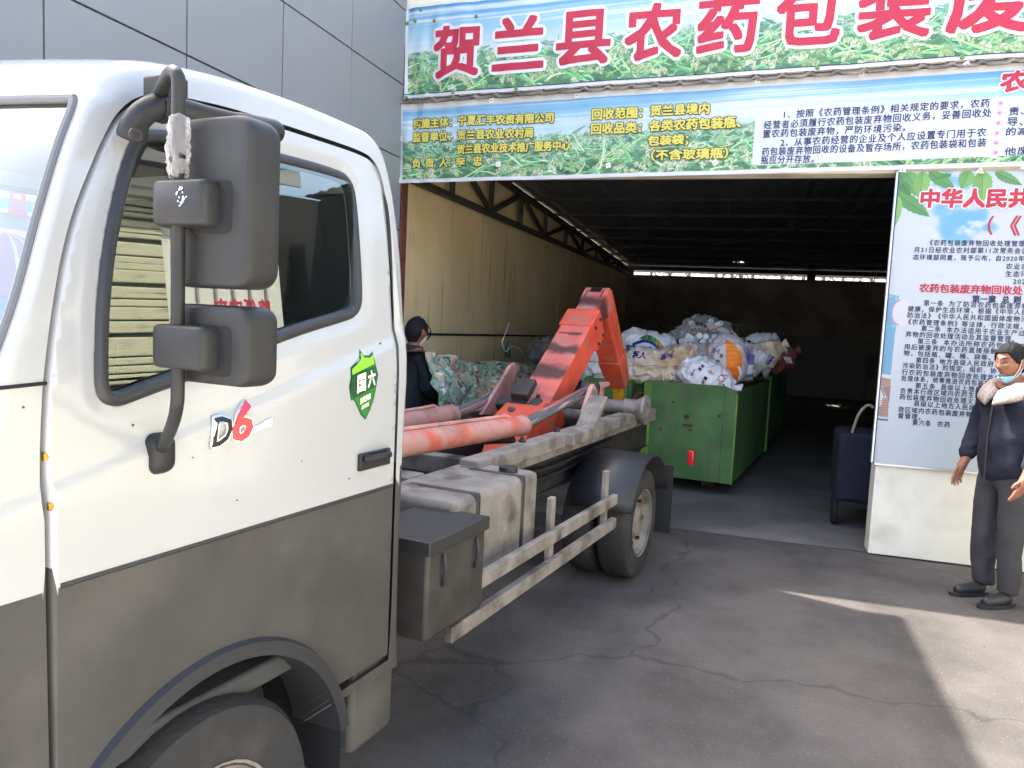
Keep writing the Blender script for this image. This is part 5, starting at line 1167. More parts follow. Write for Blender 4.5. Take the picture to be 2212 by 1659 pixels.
# spring-loaded latch on the arm's foot
for px, py0, py1, ox in ((1118, 818, 866, -.13), (1146, 830, 878, .02)):
    a_, b_ = TR(px+18, py0, ox), TR(px-6, py1, ox); P = []; d = b_-a_; n = 16*8; M = beamrot(d)
    for k in range(n+1): th = 2*math.pi*k/8; P.append(a_+d*(k/n)+M @ Vector((.018*math.cos(th), 0, .018*math.sin(th))))
    mb = MB(); mb.tube(P, .0045, 6); mb.tube([a_-d*.08, a_], .004, 5); mb.tube([b_, b_+d*.08], .004, 5); tb(mb, 'latch_spring', 'dusty_pink' if ox > 0 else 'dusty_steel')
mb = MB(); q = TR(1132, 842, -.05); mb.box(q, (.14, .18, .07), beamrot(dA)); mb.box(TR(1122, 874, -.06), (.34, .10, .07), beamrot(dA)); mb.box(TR(1140, 862, -.05), (.18, .08, .05), beamrot(dA)); lt = tb(mb, 'latch_block', 'dark_steel', smooth=0, bevel=.008)
mb = MB(); mb.tube([TR(1106, 884, -.05)+Vector((-.0, -.03, 0)), TR(1106, 884, -.05)+Vector((0, .02, 0))], .022, 10); tb(mb, 'latch_bolt', 'dusty_steel', lt)
# rear cross tube with guide roller
RA = 6.06; rc = TR(1394, 886, .6); 
mb = MB(); mb.tube([(-.62, rc.y, rc.z), (.45, rc.y, rc.z)], .062, 18); tb(mb, 'cross_tube', 'dusty_steel')
for s in (1, -1):
    x0 = rc.x if s > 0 else -rc.x
    mb = MB(); mb.lathe([(.05, -.17), (.078, -.165), (.078, -.08), (.085, -.06), (.118, -.012), (.122, 0), (.118, .012), (.062, .014), (.055, -.03), (.0, -.03)], (x0, rc.y, rc.z), (s, 0, 0), 30, cap=False); tb(mb, 'guide_roller', 'dusty_steel', smooth=40)
# grey side rail, bent plate and upright stop
mb = MB(); p0, p1 = TR(1085, 926, .52), TR(1338, 890, .52); p0.z = p1.z = .93; mb.box(((.52), (p0.y+p1.y)/2-.1, .955), (.11, p1.y-p0.y+.5, .085)); rail = tb(mb, 'side_rail', 'dusty_steel', smooth=0, bevel=.01)
mb = MB(); q = TR(1290, 870, .22); mb.prism([(q.x-.02, .93), (q.x+.045, .93), (q.x+.03, 1.15), (q.x+.075, 1.17), (q.x+.075, 1.205), (q.x-.0, 1.20)], lambda x, z, d: (x, q.y+d, z), .07); tb(mb, 'container_stop', 'dusty_pink', smooth=0, bevel=.006)
mb = MB(); q = TR(1262, 905, .56); mb.prism([(q.y-.35, 1.0), (q.y+.0, 1.0), (q.y+.1, 1.09), (q.y+.24, 1.19), (q.y+.26, 1.17), (q.y+.11, 1.06), (q.y+.12, .93), (q.y-.35, .93)], lambda y, z, d: (.50+d, y, z), .13); tb(mb, 'bent_plate', 'dusty_steel', smooth=0, bevel=.006)
for y in (3.9, 4.4, 4.9): mb = MB(); mb.lathe([(.022, 0), (.022, .014), (.012, .014), (.012, .03), (0, .03)], (.5, y, .998), (0, 0, 1), 6, cap=False); tb(mb, 'rail_bolt', 'dark_steel', rail)
mb = MB()
for s in (-1, 1): mb.tube(catmull([(s*.2, 2.2, 1.0), (s*.25, 2.9, 1.06), (s*.22, 3.6, 1.0), (s*.3, 4.2, .95)], 6), .02, 8)
tb(mb, 'hydraulic_hose', 'rubber_black')
# ================================================================== GREEN WASTE SKIP
KS = .86
SA = Vector((-.094*KS, 9.14*KS, 0)); SVv = Vector((.148, .989, 0)).normalized(); SW = Vector((-.991, .11, 0)).normalized()
def sk(w_, l_, z): return SA+SW*w_*KS+SVv*l_*KS+Vector((0, 0, EYE-(EYE-z)*KS if z > .2 else z))
skp = thing('waste_skip', 'long green steel skip heaped with sacks of empty bottles, inside dark shed', 'skip', tuple(SA))
def skbox(mb, w0_, w1_, l0, l1, z0, z1, mi=0, zz=None):
    P = [sk(w_, l_, z) for z in (z0, z1) for w_, l_ in ((w0_, l0), (w1_, l0), (w1_, l1), (w0_, l1))]
    if zz: P = P[:4]+[p+Vector((0, 0, d)) for p, d in zip(P[4:], zz)]
    mb.add(P, [(0, 3, 2, 1), (4, 5, 6, 7), (0, 1, 5, 4), (1, 2, 6, 5), (2, 3, 7, 6), (3, 0, 4, 7)], mi)
wl, wr = 1.28, 1.06
mb = MB(); skbox(mb, .0, .14, 0, .05, .14, 1.01, 0, (-.055, 0, 0, -.055)); skbox(mb, .14, wr, 0, .05, .14, 1.01); skbox(mb, wl, 1.83, 0, .05, .14, .99); skbox(mb, wr-.05, wl+.05, .26, .30, .14, 1.0)
skbox(mb, wr-.004, wr+.04, .051, .26, .14, 1.0); skbox(mb, wl-.04, wl+.004, .051, .26, .14, 1.0)
skbox(mb, -.002, .04, .051, 2.75, .14, .955); skbox(mb, .17, .21, .051, 5.7, .3, 1.0); skbox(mb, .06, .10, 2.85, 5.7, .14, .97); skbox(mb, 1.79, 1.83, .051, 5.7, .14, 1.0); skbox(mb, .2, 1.8, 5.66, 5.7, .14, 1.0); skbox(mb, .1, 1.75, .06, 5.6, .14, .2)
body = mb.build('body', 'skip_green', skp, smooth=0, bevel=.006)
for a_ in ((-.03, .05, 2.751, 2.86, .14, 1.0), (-.012, .012, .0, .04, .14, .93), (wr-.08, wr+.01, -.012, .0, .14, 1.0)): mb = MB(); skbox(mb, *a_); mb.build('corner_rib', 'skip_green_light', skp, smooth=0, bevel=.005)
mb = MB(); skbox(mb, .04, .17, .051, 2.75, .90, .935); skbox(mb, .10, .17, 2.86, 5.66, .92, .95); mb.build('rim_shelf', 'skip_rim_dirt', skp, smooth=0, bevel=.004)
mb = MB(); skbox(mb, .16, .215, .07, 5.7, 1.001, 1.03); mb.build('top_rail', 'skip_green', skp, smooth=0, bevel=.006)
mb = MB(); mb.tube(catmull([sk(wr+.02, .1, .83), sk(wr+.09, .0, .84), sk((wr+wl)/2, -.05, .80), sk(wl-.06, .02, .74)], 5), .022, 10); mb.build('hook_bar', 'rust', skp)
mb = MB()
for w_, z, a_, b_ in ((.55, .62, .035, .03), (.53, .52, .075, .02), (.5, .47, .03, .012), (.18, .66, .02, .02), (.85, .45, .02, .02), (.72, .78, .016, .014)):
    mb.prism([(w_+a_*math.cos(2*math.pi*k/11)*(1+.4*noise.noise((k*.9, w_*9, 1))), z+b_*math.sin(2*math.pi*k/11)*(1+.4*noise.noise((k*.9, w_*9, 6)))) for k in range(11)], lambda x, z, d: sk(x, -.0015-d, z), .001)
mb.build('rust_patch', 'rust', body, smooth=0)
mb = MB()
for w_ in (.35, 1.45):
    for l_ in (.5, 5.2): q = sk(w_, l_, .07); mb.tube([q-SW*.06, q+SW*.06], .07, 14)
mb.build('skip_roller', 'rust', skp)

# ================================================================== SACKS AND BAGS
def pxm(px, py, Y): return Y/ray(px, py)[1]/FPX
BV = {}
def bag(name, label, cx, cy, Y, wpx, hpx, dep, ang, m, seed, style='pillow', yaw=0., wr_=.012, cat='sack', group='sacks heaped in the skip', tie=None, sq=2.3, nu=84, nv=80, droop=.0):
    Y *= KS; dep *= KS
    c = onY(cx, cy, Y); s = pxm(cx, cy, Y); A, B = wpx*s/2, hpx*s/2; C = dep/2
    M = Matrix.Rotation(yaw, 3, 'Z') @ Matrix.Rotation(-R_(ang), 3, 'Y')
    rnd = random.Random(seed); o3 = Vector((rnd.uniform(0, 50), rnd.uniform(0, 50), rnd.uniform(0, 50)))
    rings = []
    for i in range(nu+1):
        u = -1+2*i/nu; u = math.copysign(abs(u)**.85, u); au = abs(u)
        if style == 'pillow': ww = (1-.16*au**4)*(1 if au < .999 else .96); tt = max(.03, (1-au**2.8))**.55
        elif style == 'tied':      # gathered at the +u end
            ww = tt = max(.02, (1-max(0, -u)**2.6))**.5*(1 if u < 0 else max(.10, (1-u**2.2))**.6)
        else: ww = tt = max(.0004, 1-au**2.5)**.5
        ring = []
        for j in range(nv):
            th = 2*math.pi*j/nv; cth, sth = math.cos(th), math.sin(th)
            x, y, z = A*u, C*tt*math.copysign(abs(cth)**(2/sq), cth), B*ww*math.copysign(abs(sth)**(2/sq), sth)
            if style == 'pillow': z = B*(ww*.35+.65*min(1, tt*1.15))*math.copysign(abs(sth)**(2/sq), sth)
            p = Vector((x, y, z)); q = p+o3
            n1 = noise.noise(q*2.6)*.9; rdg = 1-abs(noise.noise(Vector((q.x*7.5+q.z*5, q.y*5, q.z*3.5-q.x*2))))*2; rd2 = 1-abs(noise.noise(Vector((q.x*15, q.y*11, q.z*13))))*2
            fold = (1-abs(noise.noise(Vector((th*1.9, u*2.1+seed, seed*.7))))*2)
            dn = Vector((x/(A*A+.01), y/(C*C+.01), z/(B*B+.01))); dn = dn.normalized() if dn.length > 1e-6 else Vector((0, 0, 1))
            k = wr_*(1.25 if au < .93 else .6)
            rd3 = 1-abs(noise.noise(Vector((q.x*9-q.z*11, q.y*9, q.z*8+q.x*6))))*2
            wq = q+Vector((noise.noise(q*3), noise.noise(q*3+Vector((7, 0, 0))), noise.noise(q*3+Vector((0, 7, 0)))))*.16
            cr = (max(0, 1-abs(noise.noise(Vector((wq.x*5.5-wq.z*4, wq.y*5, wq.z*7+wq.x*3))))*3.2))**1.6
            c2 = (max(0, 1-abs(noise.noise(Vector((wq.x*13+wq.z*5, wq.y*10, wq.z*11-wq.x*6))))*3.0))**1.5
            c3 = (max(0, 1-abs(noise.noise(wq*24.))*3.0))**1.3
            p += dn*(k*(2.4*n1+1.5*cr+.85*c2+.35*c3-.9*(max(0, 1-abs(noise.noise(wq*6.3+Vector((3, 9, 1))))*4))**2+.6*fold+.5*rd3))
            p.z -= max(0, -z/B)*.18*B*(.3+.7*abs(cth)) if style != 'x' else 0
            p.z -= droop*abs(u)**2
            ring.append(c+M @ p)
        rings.append(ring)
    mb = MB(); mb.rings(rings)
    o = mb.build(name, m, None, smooth=70); tag(o, label, cat, group)
    me = o.data; off = c.copy()
    me.transform(Matrix.Translation(-off)); o.location = off; FRAME[o.name] = Matrix.Translation(off)
    BV[o.name] = BVHTree.FromPolygons([tuple(v) for r in rings for v in r], mb.f)
    if tie:
        mb = MB(); e = c+M @ Vector((A*.97*tie, 0, -droop)); d = M @ Vector((tie, 0, 0)); rg = []
        for k, (h, r) in enumerate(((-.03, .030), (0, .016), (.02, .018), (.045, .034), (.075, .050), (.09, .046))):
            rg.append([e+d*h+M @ Vector((0, math.cos(2*math.pi*j/18)*r*(1+.45*noise.noise((j*.9, k*.5, seed))), math.sin(2*math.pi*j/18)*r*(1+.45*noise.noise((j*.9, k*.5, seed+9))))) for j in range(18)])
        mb.rings(rg); mb.build('tied_neck', m, o, smooth=60)
        mb = MB(); mb.lathe([(.015, -.008), (.024, -.004), (.024, .004), (.015, .008)], e, d, 12); mb.build('tie_string', 'wire_pale', o)
    return o
def stamp(o, name, m, shapes, cx, cy, Y):      # printing laid on the sack: shapes are lists of (vertices in px, faces)
    bv = BV[o.name]; mb = MB(); Y *= KS
    for v, f in shapes:
        V, ok = [], True
        for px, py in v:
            p = onY(px, py, Y); h = bv.ray_cast(Vector((p.x, p.y-1.2, p.z)), Vector((0, 1, 0)))
            if h[0] is None: ok = False; V.append(None)
            else: n = h[1] if h[1].y < 0 else -h[1]; V.append(h[0]+n*.004+Vector((0, -.003, 0)))
        F = [t for t in f if all(V[i] is not None for i in t)]
        if F: mb.add([x if x is not None else Vector((0, 0, 0)) for x in V], F)
    used = sorted(set(i for t in mb.f for i in t)); rm = {k: i for i, k in enumerate(used)}
    mb.v = [mb.v[k] for k in used]; mb.f = [tuple(rm[i] for i in t) for t in mb.f]
    if mb.f: return mb.build(name, m, o, smooth=0)
def word(t, cx, cy, w_, h, ang=0., bold=0.):
    v, f = glyphs(t); ca, sa = math.cos(R_(ang)), math.sin(R_(ang)); out = []
    for ox, oy in smear(bold, 4) if bold else [(0, 0)]:
        out.append(([(cx+((a-.5)*w_+ox)*ca+((b-.5)*h+oy)*sa, cy+((a-.5)*w_+ox)*sa-((b-.5)*h+oy)*ca) for a, b in v], f))
    return out
def strip(P0, P1, n=16):                        # a band between two pixel polylines
    a, b = catmull([Vector((*p, 0)) for p in P0], n), catmull([Vector((*p, 0)) for p in P1], n)
    m_ = 5; v = []
    for i in range(len(a)):
        for j in range(m_): q = a[i].lerp(b[i], j/(m_-1)); v.append((q.x, q.y))
    return [(v, [(i*m_+j, (i+1)*m_+j, (i+1)*m_+j+1, i*m_+j+1) for i in range(len(a)-1) for j in range(m_-1)])]
# left of the arm
o = bag('woven_sack', 'white woven sack lying behind orange hook arm, at left end of the skip', 1302, 779, 9.75, 96, 74, .5, 6, 'sack_white', 21, wr_=.014)
stamp(o, 'seam', 'wire_dark', strip([(1262, 776), (1300, 779), (1345, 783)], [(1262, 777), (1300, 780), (1345, 784)]), 0, 0, 9.75)
# printed white and blue sack
o = bag('woven_sack', 'white woven sack printed with a green and orange crop picture under a blue arc', 1398, 752, 10.3, 124, 66, .5, -10, 'sack_blue_white', 31, wr_=.010)
stamp(o, 'blue_arc', 'ink_blue', strip([(1372, 741), (1400, 732), (1425, 742), (1444, 764)], [(1374, 746), (1400, 739), (1421, 749), (1438, 770)]), 0, 0, 10.3)
stamp(o, 'picture_green', 'print_green', strip([(1384, 731), (1402, 724), (1420, 730), (1432, 740)], [(1392, 732), (1404, 734), (1418, 741), (1424, 746)]), 0, 0, 10.3)
stamp(o, 'picture_orange', 'print_orange', strip([(1422, 733), (1434, 743), (1444, 757)], [(1420, 744), (1430, 753), (1440, 768)]), 0, 0, 10.3)
stamp(o, 'lettering', 'ink_black', word('肥料有限责任公司', 1386, 748, 52, 5, 4, .2)+word('地址电话传真', 1384, 755, 40, 3.5, 4), 0, 0, 10.3); stamp(o, 'lettering', 'ink_blue', word('40kg', 1425, 760, 15, 6, 10, .3)+word('净含量', 1432, 764, 10, 5, 14, .2), 0, 0, 10.3)
stamp(o, 'wave_mark', 'ink_blue', word('≈≈', 1360, 752, 14, 8, -6, .3), 0, 0, 10.3)
# beige sack in front
o = bag('woven_sack', 'large crumpled beige woven sack with folded seam end, foremost behind hook', 1426, 789, 9.62, 158, 66, .52, 7, 'sack_beige', 41, wr_=.018, sq=2.7, nu=100, nv=88)
stamp(o, 'lettering', 'ink_blue', word('巨人', 1386, 766, 28, 13, 6, .8), 0, 0, 9.62); stamp(o, 'lettering', 'ink_blue', word('内蒙', 1437, 771, 9, 11, -70, .3)+word('古农资', 1447, 766, 22, 6, 10, .2), 0, 0, 9.62)
stamp(o, 'seam', 'rust', strip([(1458, 788), (1478, 793), (1500, 791)], [(1458, 789.2), (1478, 794.2), (1500, 792.2)])+strip([(1458, 792), (1478, 796), (1498, 794)], [(1458, 793), (1478, 797), (1498, 795)])+strip([(1345, 786), (1390, 788), (1425, 786)], [(1345, 786.8), (1390, 788.8), (1425, 786.8)]), 0, 0, 9.62)
# clear bags
CG = 'clear plastic bags in the skip'
o_top = bag('clear_bag', 'topmost clear bag crammed with labelled white and orange bottles', 1524, 722, 10.9, 106, 66, .62, -8, 'clear_film', 51, 'round', wr_=.020, cat='plastic bag', group=CG, sq=2.4)
o_cap = bag('clear_bag', 'clear bag of white bottles with round caps facing out, below the topmost bag', 1508, 748, 10.5, 118, 70, .6, -4, 'clear_film', 52, 'round', wr_=.018, cat='plastic bag', group=CG, sq=2.4)
o_mix = bag('clear_bag', 'cloudy greenish clear bag of mixed bottles beside the orange and grey sack', 1510, 774, 10.05, 82, 50, .46, 4, 'cloudy_film', 53, 'round', wr_=.018, cat='plastic bag', group=CG, sq=2.4)
o_sml = bag('clear_bag', 'small bluish clear bag squeezed between printed sack and capped bottles', 1453, 745, 10.6, 36, 52, .4, 20, 'clear_film', 54, 'round', wr_=.018, cat='plastic bag', group=CG)
o_rgt = bag('clear_bag', 'clear bag holding one violet-capped bottle, right of the orange and grey sack', 1622, 784, 10.05, 52, 72, .42, -28, 'clear_film', 55, 'round', wr_=.016, cat='plastic bag', group=CG, tie=1)
stamp(o_cap, 'lettering', 'ink_black', word('回', 1468, 738, 13, 10, -30, .5)+word('农', 1463, 748, 8, 9, -50, .4)+word('收', 1460, 756, 8, 8, -50, .3), 0, 0, 10.5)
stamp(o_top, 'lettering', 'ink_black', word('农药瓶', 1518, 702, 24, 6, 14, .3)+word('编号', 1500, 712, 12, 6, -10, .2), 0, 0, 10.9)
# bottles
def bottle(label, group, mb_, mc_, ml_=None):
    t = thing('plastic_bottle', label, 'bottle', (0, 0, 0), 0, group)
    mb = MB(); mb.lathe([(.0, 0), (.030, 0), (.036, .004), (.036, .098), (.033, .112), (.026, .120)], (0, 0, 0), (0, 0, 1), 22, cap=False); mb.build('body', mb_, t, smooth=40, world=False)
    mb = MB(); mb.lathe([(.031, .118), (.033, .121), (.033, .148), (.030, .151), (.022, .1515), (.020, .149), (0, .149)], (0, 0, 0), (0, 0, 1), 22, cap=False); mb.build('cap', mc_, t, smooth=40, world=False)
    mb = MB(); mb.lathe([(.0365, .018), (.0365, .088)], (0, 0, 0), (0, 0, 1), 22, cap=False); mb.build('label_wrap', ml_ or 'bottle_label', t, smooth=40, world=False)
    return t
def put(t, px, py, Y, d, s=1., first=[None]):
    Y *= KS; s *= KS; q = onY(px, py, Y); d = Vector(d).normalized(); t.location = q-d*.075*s; t.rotation_euler = d.to_track_quat('Z', 'Y').to_euler(); t.scale = (s, s, s)
rnd = random.Random(8)
G1 = 'capped white bottles in the clear bag'
b0 = bottle('white bottle with round cap facing out of the clear bag', G1, 'bottle_white', 'bottle_cap')
for k, (px, py) in enumerate(((1517, 741), (1534, 741), (1551, 738), (1498, 744), (1524, 729), (1508, 728), (1541, 729), (1556, 752), (1507, 752), (1493, 731), (1481, 736), (1484, 748), (1527, 752), (1542, 753), (1478, 757), (1492, 758), (1472, 749))):
    t = b0 if k == 0 else dup(b0); put(t, px, py, 10.2+rnd.uniform(-.03, .05), (rnd.gauss(0, .35)-(.5 if px < 1495 else 0), -1, rnd.gauss(.25, .25)), 1.12)
G2 = 'labelled bottles in the topmost bag'
b1 = bottle('white labelled bottle jumbled inside the topmost clear bag', G2, 'bottle_white', 'bottle_cap')
for k, (px, py) in enumerate(((1504, 712), (1520, 707), (1536, 704), (1548, 703), (1556, 712), (1540, 717), (1526, 718), (1489, 722), (1478, 727), (1562, 722), (1550, 727), (1499, 699+6), (1512, 722), (1530, 697+4))):
    t = b1 if k == 0 else dup(b1); put(t, px, py, 10.72+rnd.uniform(-.04, .06), (rnd.gauss(0, 1), rnd.gauss(-.2, .5), rnd.gauss(0, .6)), 1.1)
b2 = bottle('orange bottle showing through the topmost clear bag', G2, 'bottle_orange', 'bottle_cap', 'bottle_orange')
for k, (px, py) in enumerate(((1514, 714), (1524, 712), (1500, 718), (1543, 722))):
    t = b2 if k == 0 else dup(b2); put(t, px, py, 10.66, (rnd.gauss(0, 1), -.3, rnd.gauss(0, .5)), 1.05)
G3 = 'mixed bottles in the cloudy bag'
b3 = bottle('orange bottle lying inside the cloudy clear bag', G3, 'bottle_orange', 'bottle_orange', 'bottle_orange'); put(b3, 1531, 762, 9.9, (.6, -.5, .5), 1.1); put(dup(b3), 1528, 750, 9.92, (.8, -.4, .1), 1.)
b4 = bottle('dull green bottle inside the cloudy clear bag', G3, 'bottle_green', 'bottle_green', 'bottle_green')
for k, (px, py) in enumerate(((1486, 757), (1494, 766), (1484, 770))): put(b4 if k == 0 else dup(b4), px, py, 9.92, (rnd.gauss(0, 1), -.5, rnd.gauss(0, .6)), 1.25)
b5 = bottle('pale bottle showing faintly inside the cloudy clear bag', G3, 'bottle_white', 'bottle_cap')
for k, (px, py) in enumerate(((1508, 754), (1518, 766), (1506, 772), (1524, 779), (1540, 768), (1544, 754), (1516, 782))): put(b5 if k == 0 else dup(b5), px, py, 9.92+rnd.uniform(-.03, .05), (rnd.gauss(0, 1), -.6, rnd.gauss(0, .6)), 1.1)
b6 = bottle('white bottle with violet ends standing in the right hand clear bag', 'bottle alone in the clear bag', 'bottle_violet', 'bottle_violet', 'bottle_white'); del b6['group']; put(b6, 1617, 788, 9.9, (.06, -.3, 1), 1.75)
# grey and orange sack standing up
o = bag('woven_sack', 'upright pointed sack, half grey and half bright orange, tied at the top', 1568, 777, 9.8, 106, 72, .46, 92, 'sack_grey', 61, 'tied', wr_=.010, sq=2.5)
stamp(o, 'orange_panel', 'sack_orange', strip([(1569, 733), (1570, 770), (1571, 826)], [(1579, 737), (1602, 766), (1599, 824)], 20), 0, 0, 9.8)
stamp(o, 'lettering', 'ink_black', word('回', 1549, 757, 9, 13, -80, .3)+word('田', 1549, 780, 8, 12, -80, .3)+word('合', 1560, 767, 8, 8, 0, .1), 0, 0, 9.8)
stamp(o, 'white_band', 'sack_white', strip([(1594, 790), (1597, 805), (1590, 823)], [(1598, 788), (1603, 805), (1597, 822)], 12), 0, 0, 9.8)
mb = MB(); q = onY(1572, 722, 9.72*KS); mb.tube(catmull([q, q+Vector((.03, -.01, .03)), q+Vector((.07, 0, .02)), q+Vector((.09, 0, -.02))], 5), .004, 5); mb.build('loose_string', 'wire_pale', o)
# white tied sack in front
o = bag('woven_sack', 'white knotted sack with three dark characters and red rings, on front rim of skip', 1526, 812, 9.42, 122, 54, .40, -18, 'sack_white', 71, 'tied', wr_=.013, tie=1, sq=2.3)
stamp(o, 'lettering', 'ink_black', word('三环复', 1522, 822, 26, 8, -62, .4), 0, 0, 9.42); stamp(o, 'lettering', 'ink_blue', word('复合', 1517, 792, 14, 7, -50, .4)+word('高效', 1500, 802, 16, 4, -60, .1), 0, 0, 9.42)
def ringshape(cx, cy, r, th, n=22): return [([(cx+(r+d)*math.cos(2*math.pi*k/n), cy+(r+d)*math.sin(2*math.pi*k/n)) for k in range(n) for d in (-th/2, th/2)], [(2*k, 2*k+1, (2*k+3) % (2*n), (2*k+2) % (2*n)) for k in range(n)])]
stamp(o, 'ring_mark', 'ink_red', ringshape(1560, 815, 6, 1.3)+ringshape(1568, 812, 3.2, 1.1)+ringshape(1541, 803, 2.6, .9)+ringshape(1537, 800, 2.2, .8)+word('三', 1557, 826, 9, 5, -70, .2), 0, 0, 9.42)
# right hand sacks
o = bag('woven_sack', 'white sack with maroon top band and pink characters, rearmost on the right', 1632, 748, 10.9, 100, 44, .45, 18, 'sack_white', 81, wr_=.011)
stamp(o, 'lettering', 'sack_red', word('尿素', 1635, 750, 18, 11, 22, .6), 0, 0, 10.9); stamp(o, 'lettering', 'ink_black', word('总养分', 1618, 738, 30, 7, 22, .3)+word('40', 1600, 734, 8, 6, 24, .3), 0, 0, 10.9); stamp(o, 'ring_mark', 'ink_red', ringshape(1662, 757, 6, 1.4)+ringshape(1655, 752, 4, 1.)+word('中化', 1628, 747, 10, 8, -60, .2), 0, 0, 10.9)
stamp(o, 'maroon_band', 'sack_red', strip([(1588, 731), (1592, 727)], [(1586, 741), (1596, 729)], 6), 0, 0, 10.9)
o = bag('woven_sack', 'plump white sack with blue waves and tan gathered end, over the skip side', 1637, 771, 10.45, 104, 50, .46, 30, 'sack_tan', 82, 'tied', wr_=.014, tie=1, sq=2.4)
stamp(o, 'white_face', 'sack_white', strip([(1596, 742), (1625, 746), (1660, 768)], [(1594, 760), (1620, 775), (1648, 790)], 14), 0, 0, 10.45)
stamp(o, 'lettering', 'ink_blue', word('≈≈≈', 1661, 775, 20, 11, -55, .6)+word('农业', 1612, 755, 16, 7, -60, .2)+word('专用肥', 1622, 757, 20, 6, -60, .1), 0, 0, 10.4)
o = bag('woven_sack', 'dull red and white sack at the far right, with loose ears of cloth', 1688, 772, 11.5, 54, 44, .42, 28, 'sack_red', 83, 'tied', wr_=.016, tie=1)
stamp(o, 'white_band', 'sack_white', strip([(1668, 748), (1690, 748), (1702, 756)], [(1668, 757), (1688, 757), (1698, 764)], 10)+strip([(1690, 768), (1706, 770)], [(1696, 782), (1710, 784)], 10), 0, 0, 11.5)
# folded green-grey plastic under the bags
o = bag('plastic_sheet', 'dull green folded plastic between beige sack and white knotted sack', 1501, 793, 9.85, 56, 30, .3, 20, 'bottle_green', 91, wr_=.012, cat='plastic sheet', group=None); 

# ================================================================== AROUND THE SKIP
# camouflage tarpaulin over a long heap by the tan wall
top = [onX(*p, -2.72) for p in ((884, 738), (905, 745), (945, 752), (985, 768), (1010, 770), (1060, 768), (1100, 772), (1140, 778), (1190, 783), (1230, 790))]
TP = catmull([(p.x, p.y, p.z-.09) for p in top], 14)
mb = MB(); rings = []
for i, p in enumerate(TP):
    ring = []
    for j in range(40):
        t = j/39
        if t < .3: q = Vector((-3.27+(p.x+3.27)*t/.3, p.y, p.z-.05*(1-t/.3)))
        else: u = (t-.3)/.7; q = Vector((p.x+.46*u**.8, p.y, p.z*(1-u)))
        n1 = 1-abs(noise.noise(Vector((q.y*2.2+q.z*1.7, q.z*3.1-q.y, 3)))*2); n2 = 1-abs(noise.noise(Vector((q.y*5+q.z*4, q.z*6, 8)))*2); n3 = noise.noise(Vector((q.y*1.1, q.z*1.3, 5)))
        a_ = .55+.45*min(1, q.z/.3)
        q += Vector((.09*n1+.045*n2+.12*n3, .03*n2, (.03*n1+.02*n2) if t < .5 else .0))*a_*(0 if t < .02 else 1)
        ring.append(q)
    rings.append(ring)
mb.rings(rings, closed=False, cap=False); tag(mb.build('camouflage_tarpaulin', 'camouflage', smooth=180), 'green and tan camouflage tarpaulin draped over a heap along the tan wall', 'tarpaulin')
def lump(name, label, cat, cx, cy, Y, wpx, hpx, dep, m, seed, wr_=.02):
    return bag(name, label, cx, cy, Y, wpx, hpx, dep, 0, m, seed, 'round', wr_=wr_, cat=cat, group=None, sq=2.8)
lump('wrapped_bundle', 'grey wrapped bundle behind the tarpaulin, left of the hook arm', 'bundle', 1182, 757, 11.6, 72, 46, .6, 'bundle_grey', 7)
t = thing('green_bottle', 'dark green bottle standing upright on the camouflage tarpaulin', 'bottle', tuple(onX(1095, 766, -2.95)))
q = onX(1096, 772, -2.9); mb = MB(); mb.lathe([(0, 0), (.035, 0), (.037, .01), (.037, .12), (.014, .17), (.014, .21), (0, .21)], q, (0, 0, 1), 16, cap=False); mb.build('body', 'green_bottle_glass', t, smooth=45)
mb = MB(); mb.tube(catmull([onX(*p, -2.86) for p in ((1100, 697), (1092, 720), (1085, 741), (1093, 759), (1104, 749), (1119, 751), (1133, 767), (1145, 783))], 6), .006, 6); tag(mb.build('white_cord', 'bottle_white'), 'white cord curling above the camouflage tarpaulin by the tan wall', 'cord')
q = onY(1388, 0, 20.3); a_, b_ = onY(1350, 692, 20.2), onY(1426, 692, 20.2)
mb = MB(); mb.box(((a_.x+b_.x)/2, 20.3, .86), (b_.x-a_.x, .5, 1.72)); tag(mb.build('concrete_block', 'concrete_grey', smooth=0, bevel=.06), 'large grey concrete block by the back wall, behind the hook jib', 'block')
a_, b_ = onY(1650, 722, 20.9), onY(1880, 725, 20.9)
mb = MB(); mb.box(((a_.x+b_.x)/2, 20.95, a_.z/2), (b_.x-a_.x, .06, a_.z)); 
for k in range(4): mb.box((a_.x+(b_.x-a_.x)*k/3, 20.91, a_.z/2), (.05, .03, a_.z))
tag(mb.build('dark_board', 'dark_board', smooth=0, bevel=.005), 'wide dark board standing against the back wall, right of the sacks', 'board')
a_ = onY(1573, 701, 14); mb = MB(); sc_ = pxm(1573, 701, 14)
mb.box((a_.x+.12, 14, a_.z), (.34, .04, .03)); mb.box((a_.x-.03, 14, a_.z-.5), (.03, .04, 1.0)); mb.box((a_.x+.16, 14, a_.z-.5), (.03, .04, 1.0)); mb.box((a_.x+.06, 14, .35), (.4, .3, .7)); tag(mb.build('small_rack', 'wire_pale', smooth=0, bevel=.003), 'small pale metal frame standing behind the skip, beyond the sacks', 'frame')
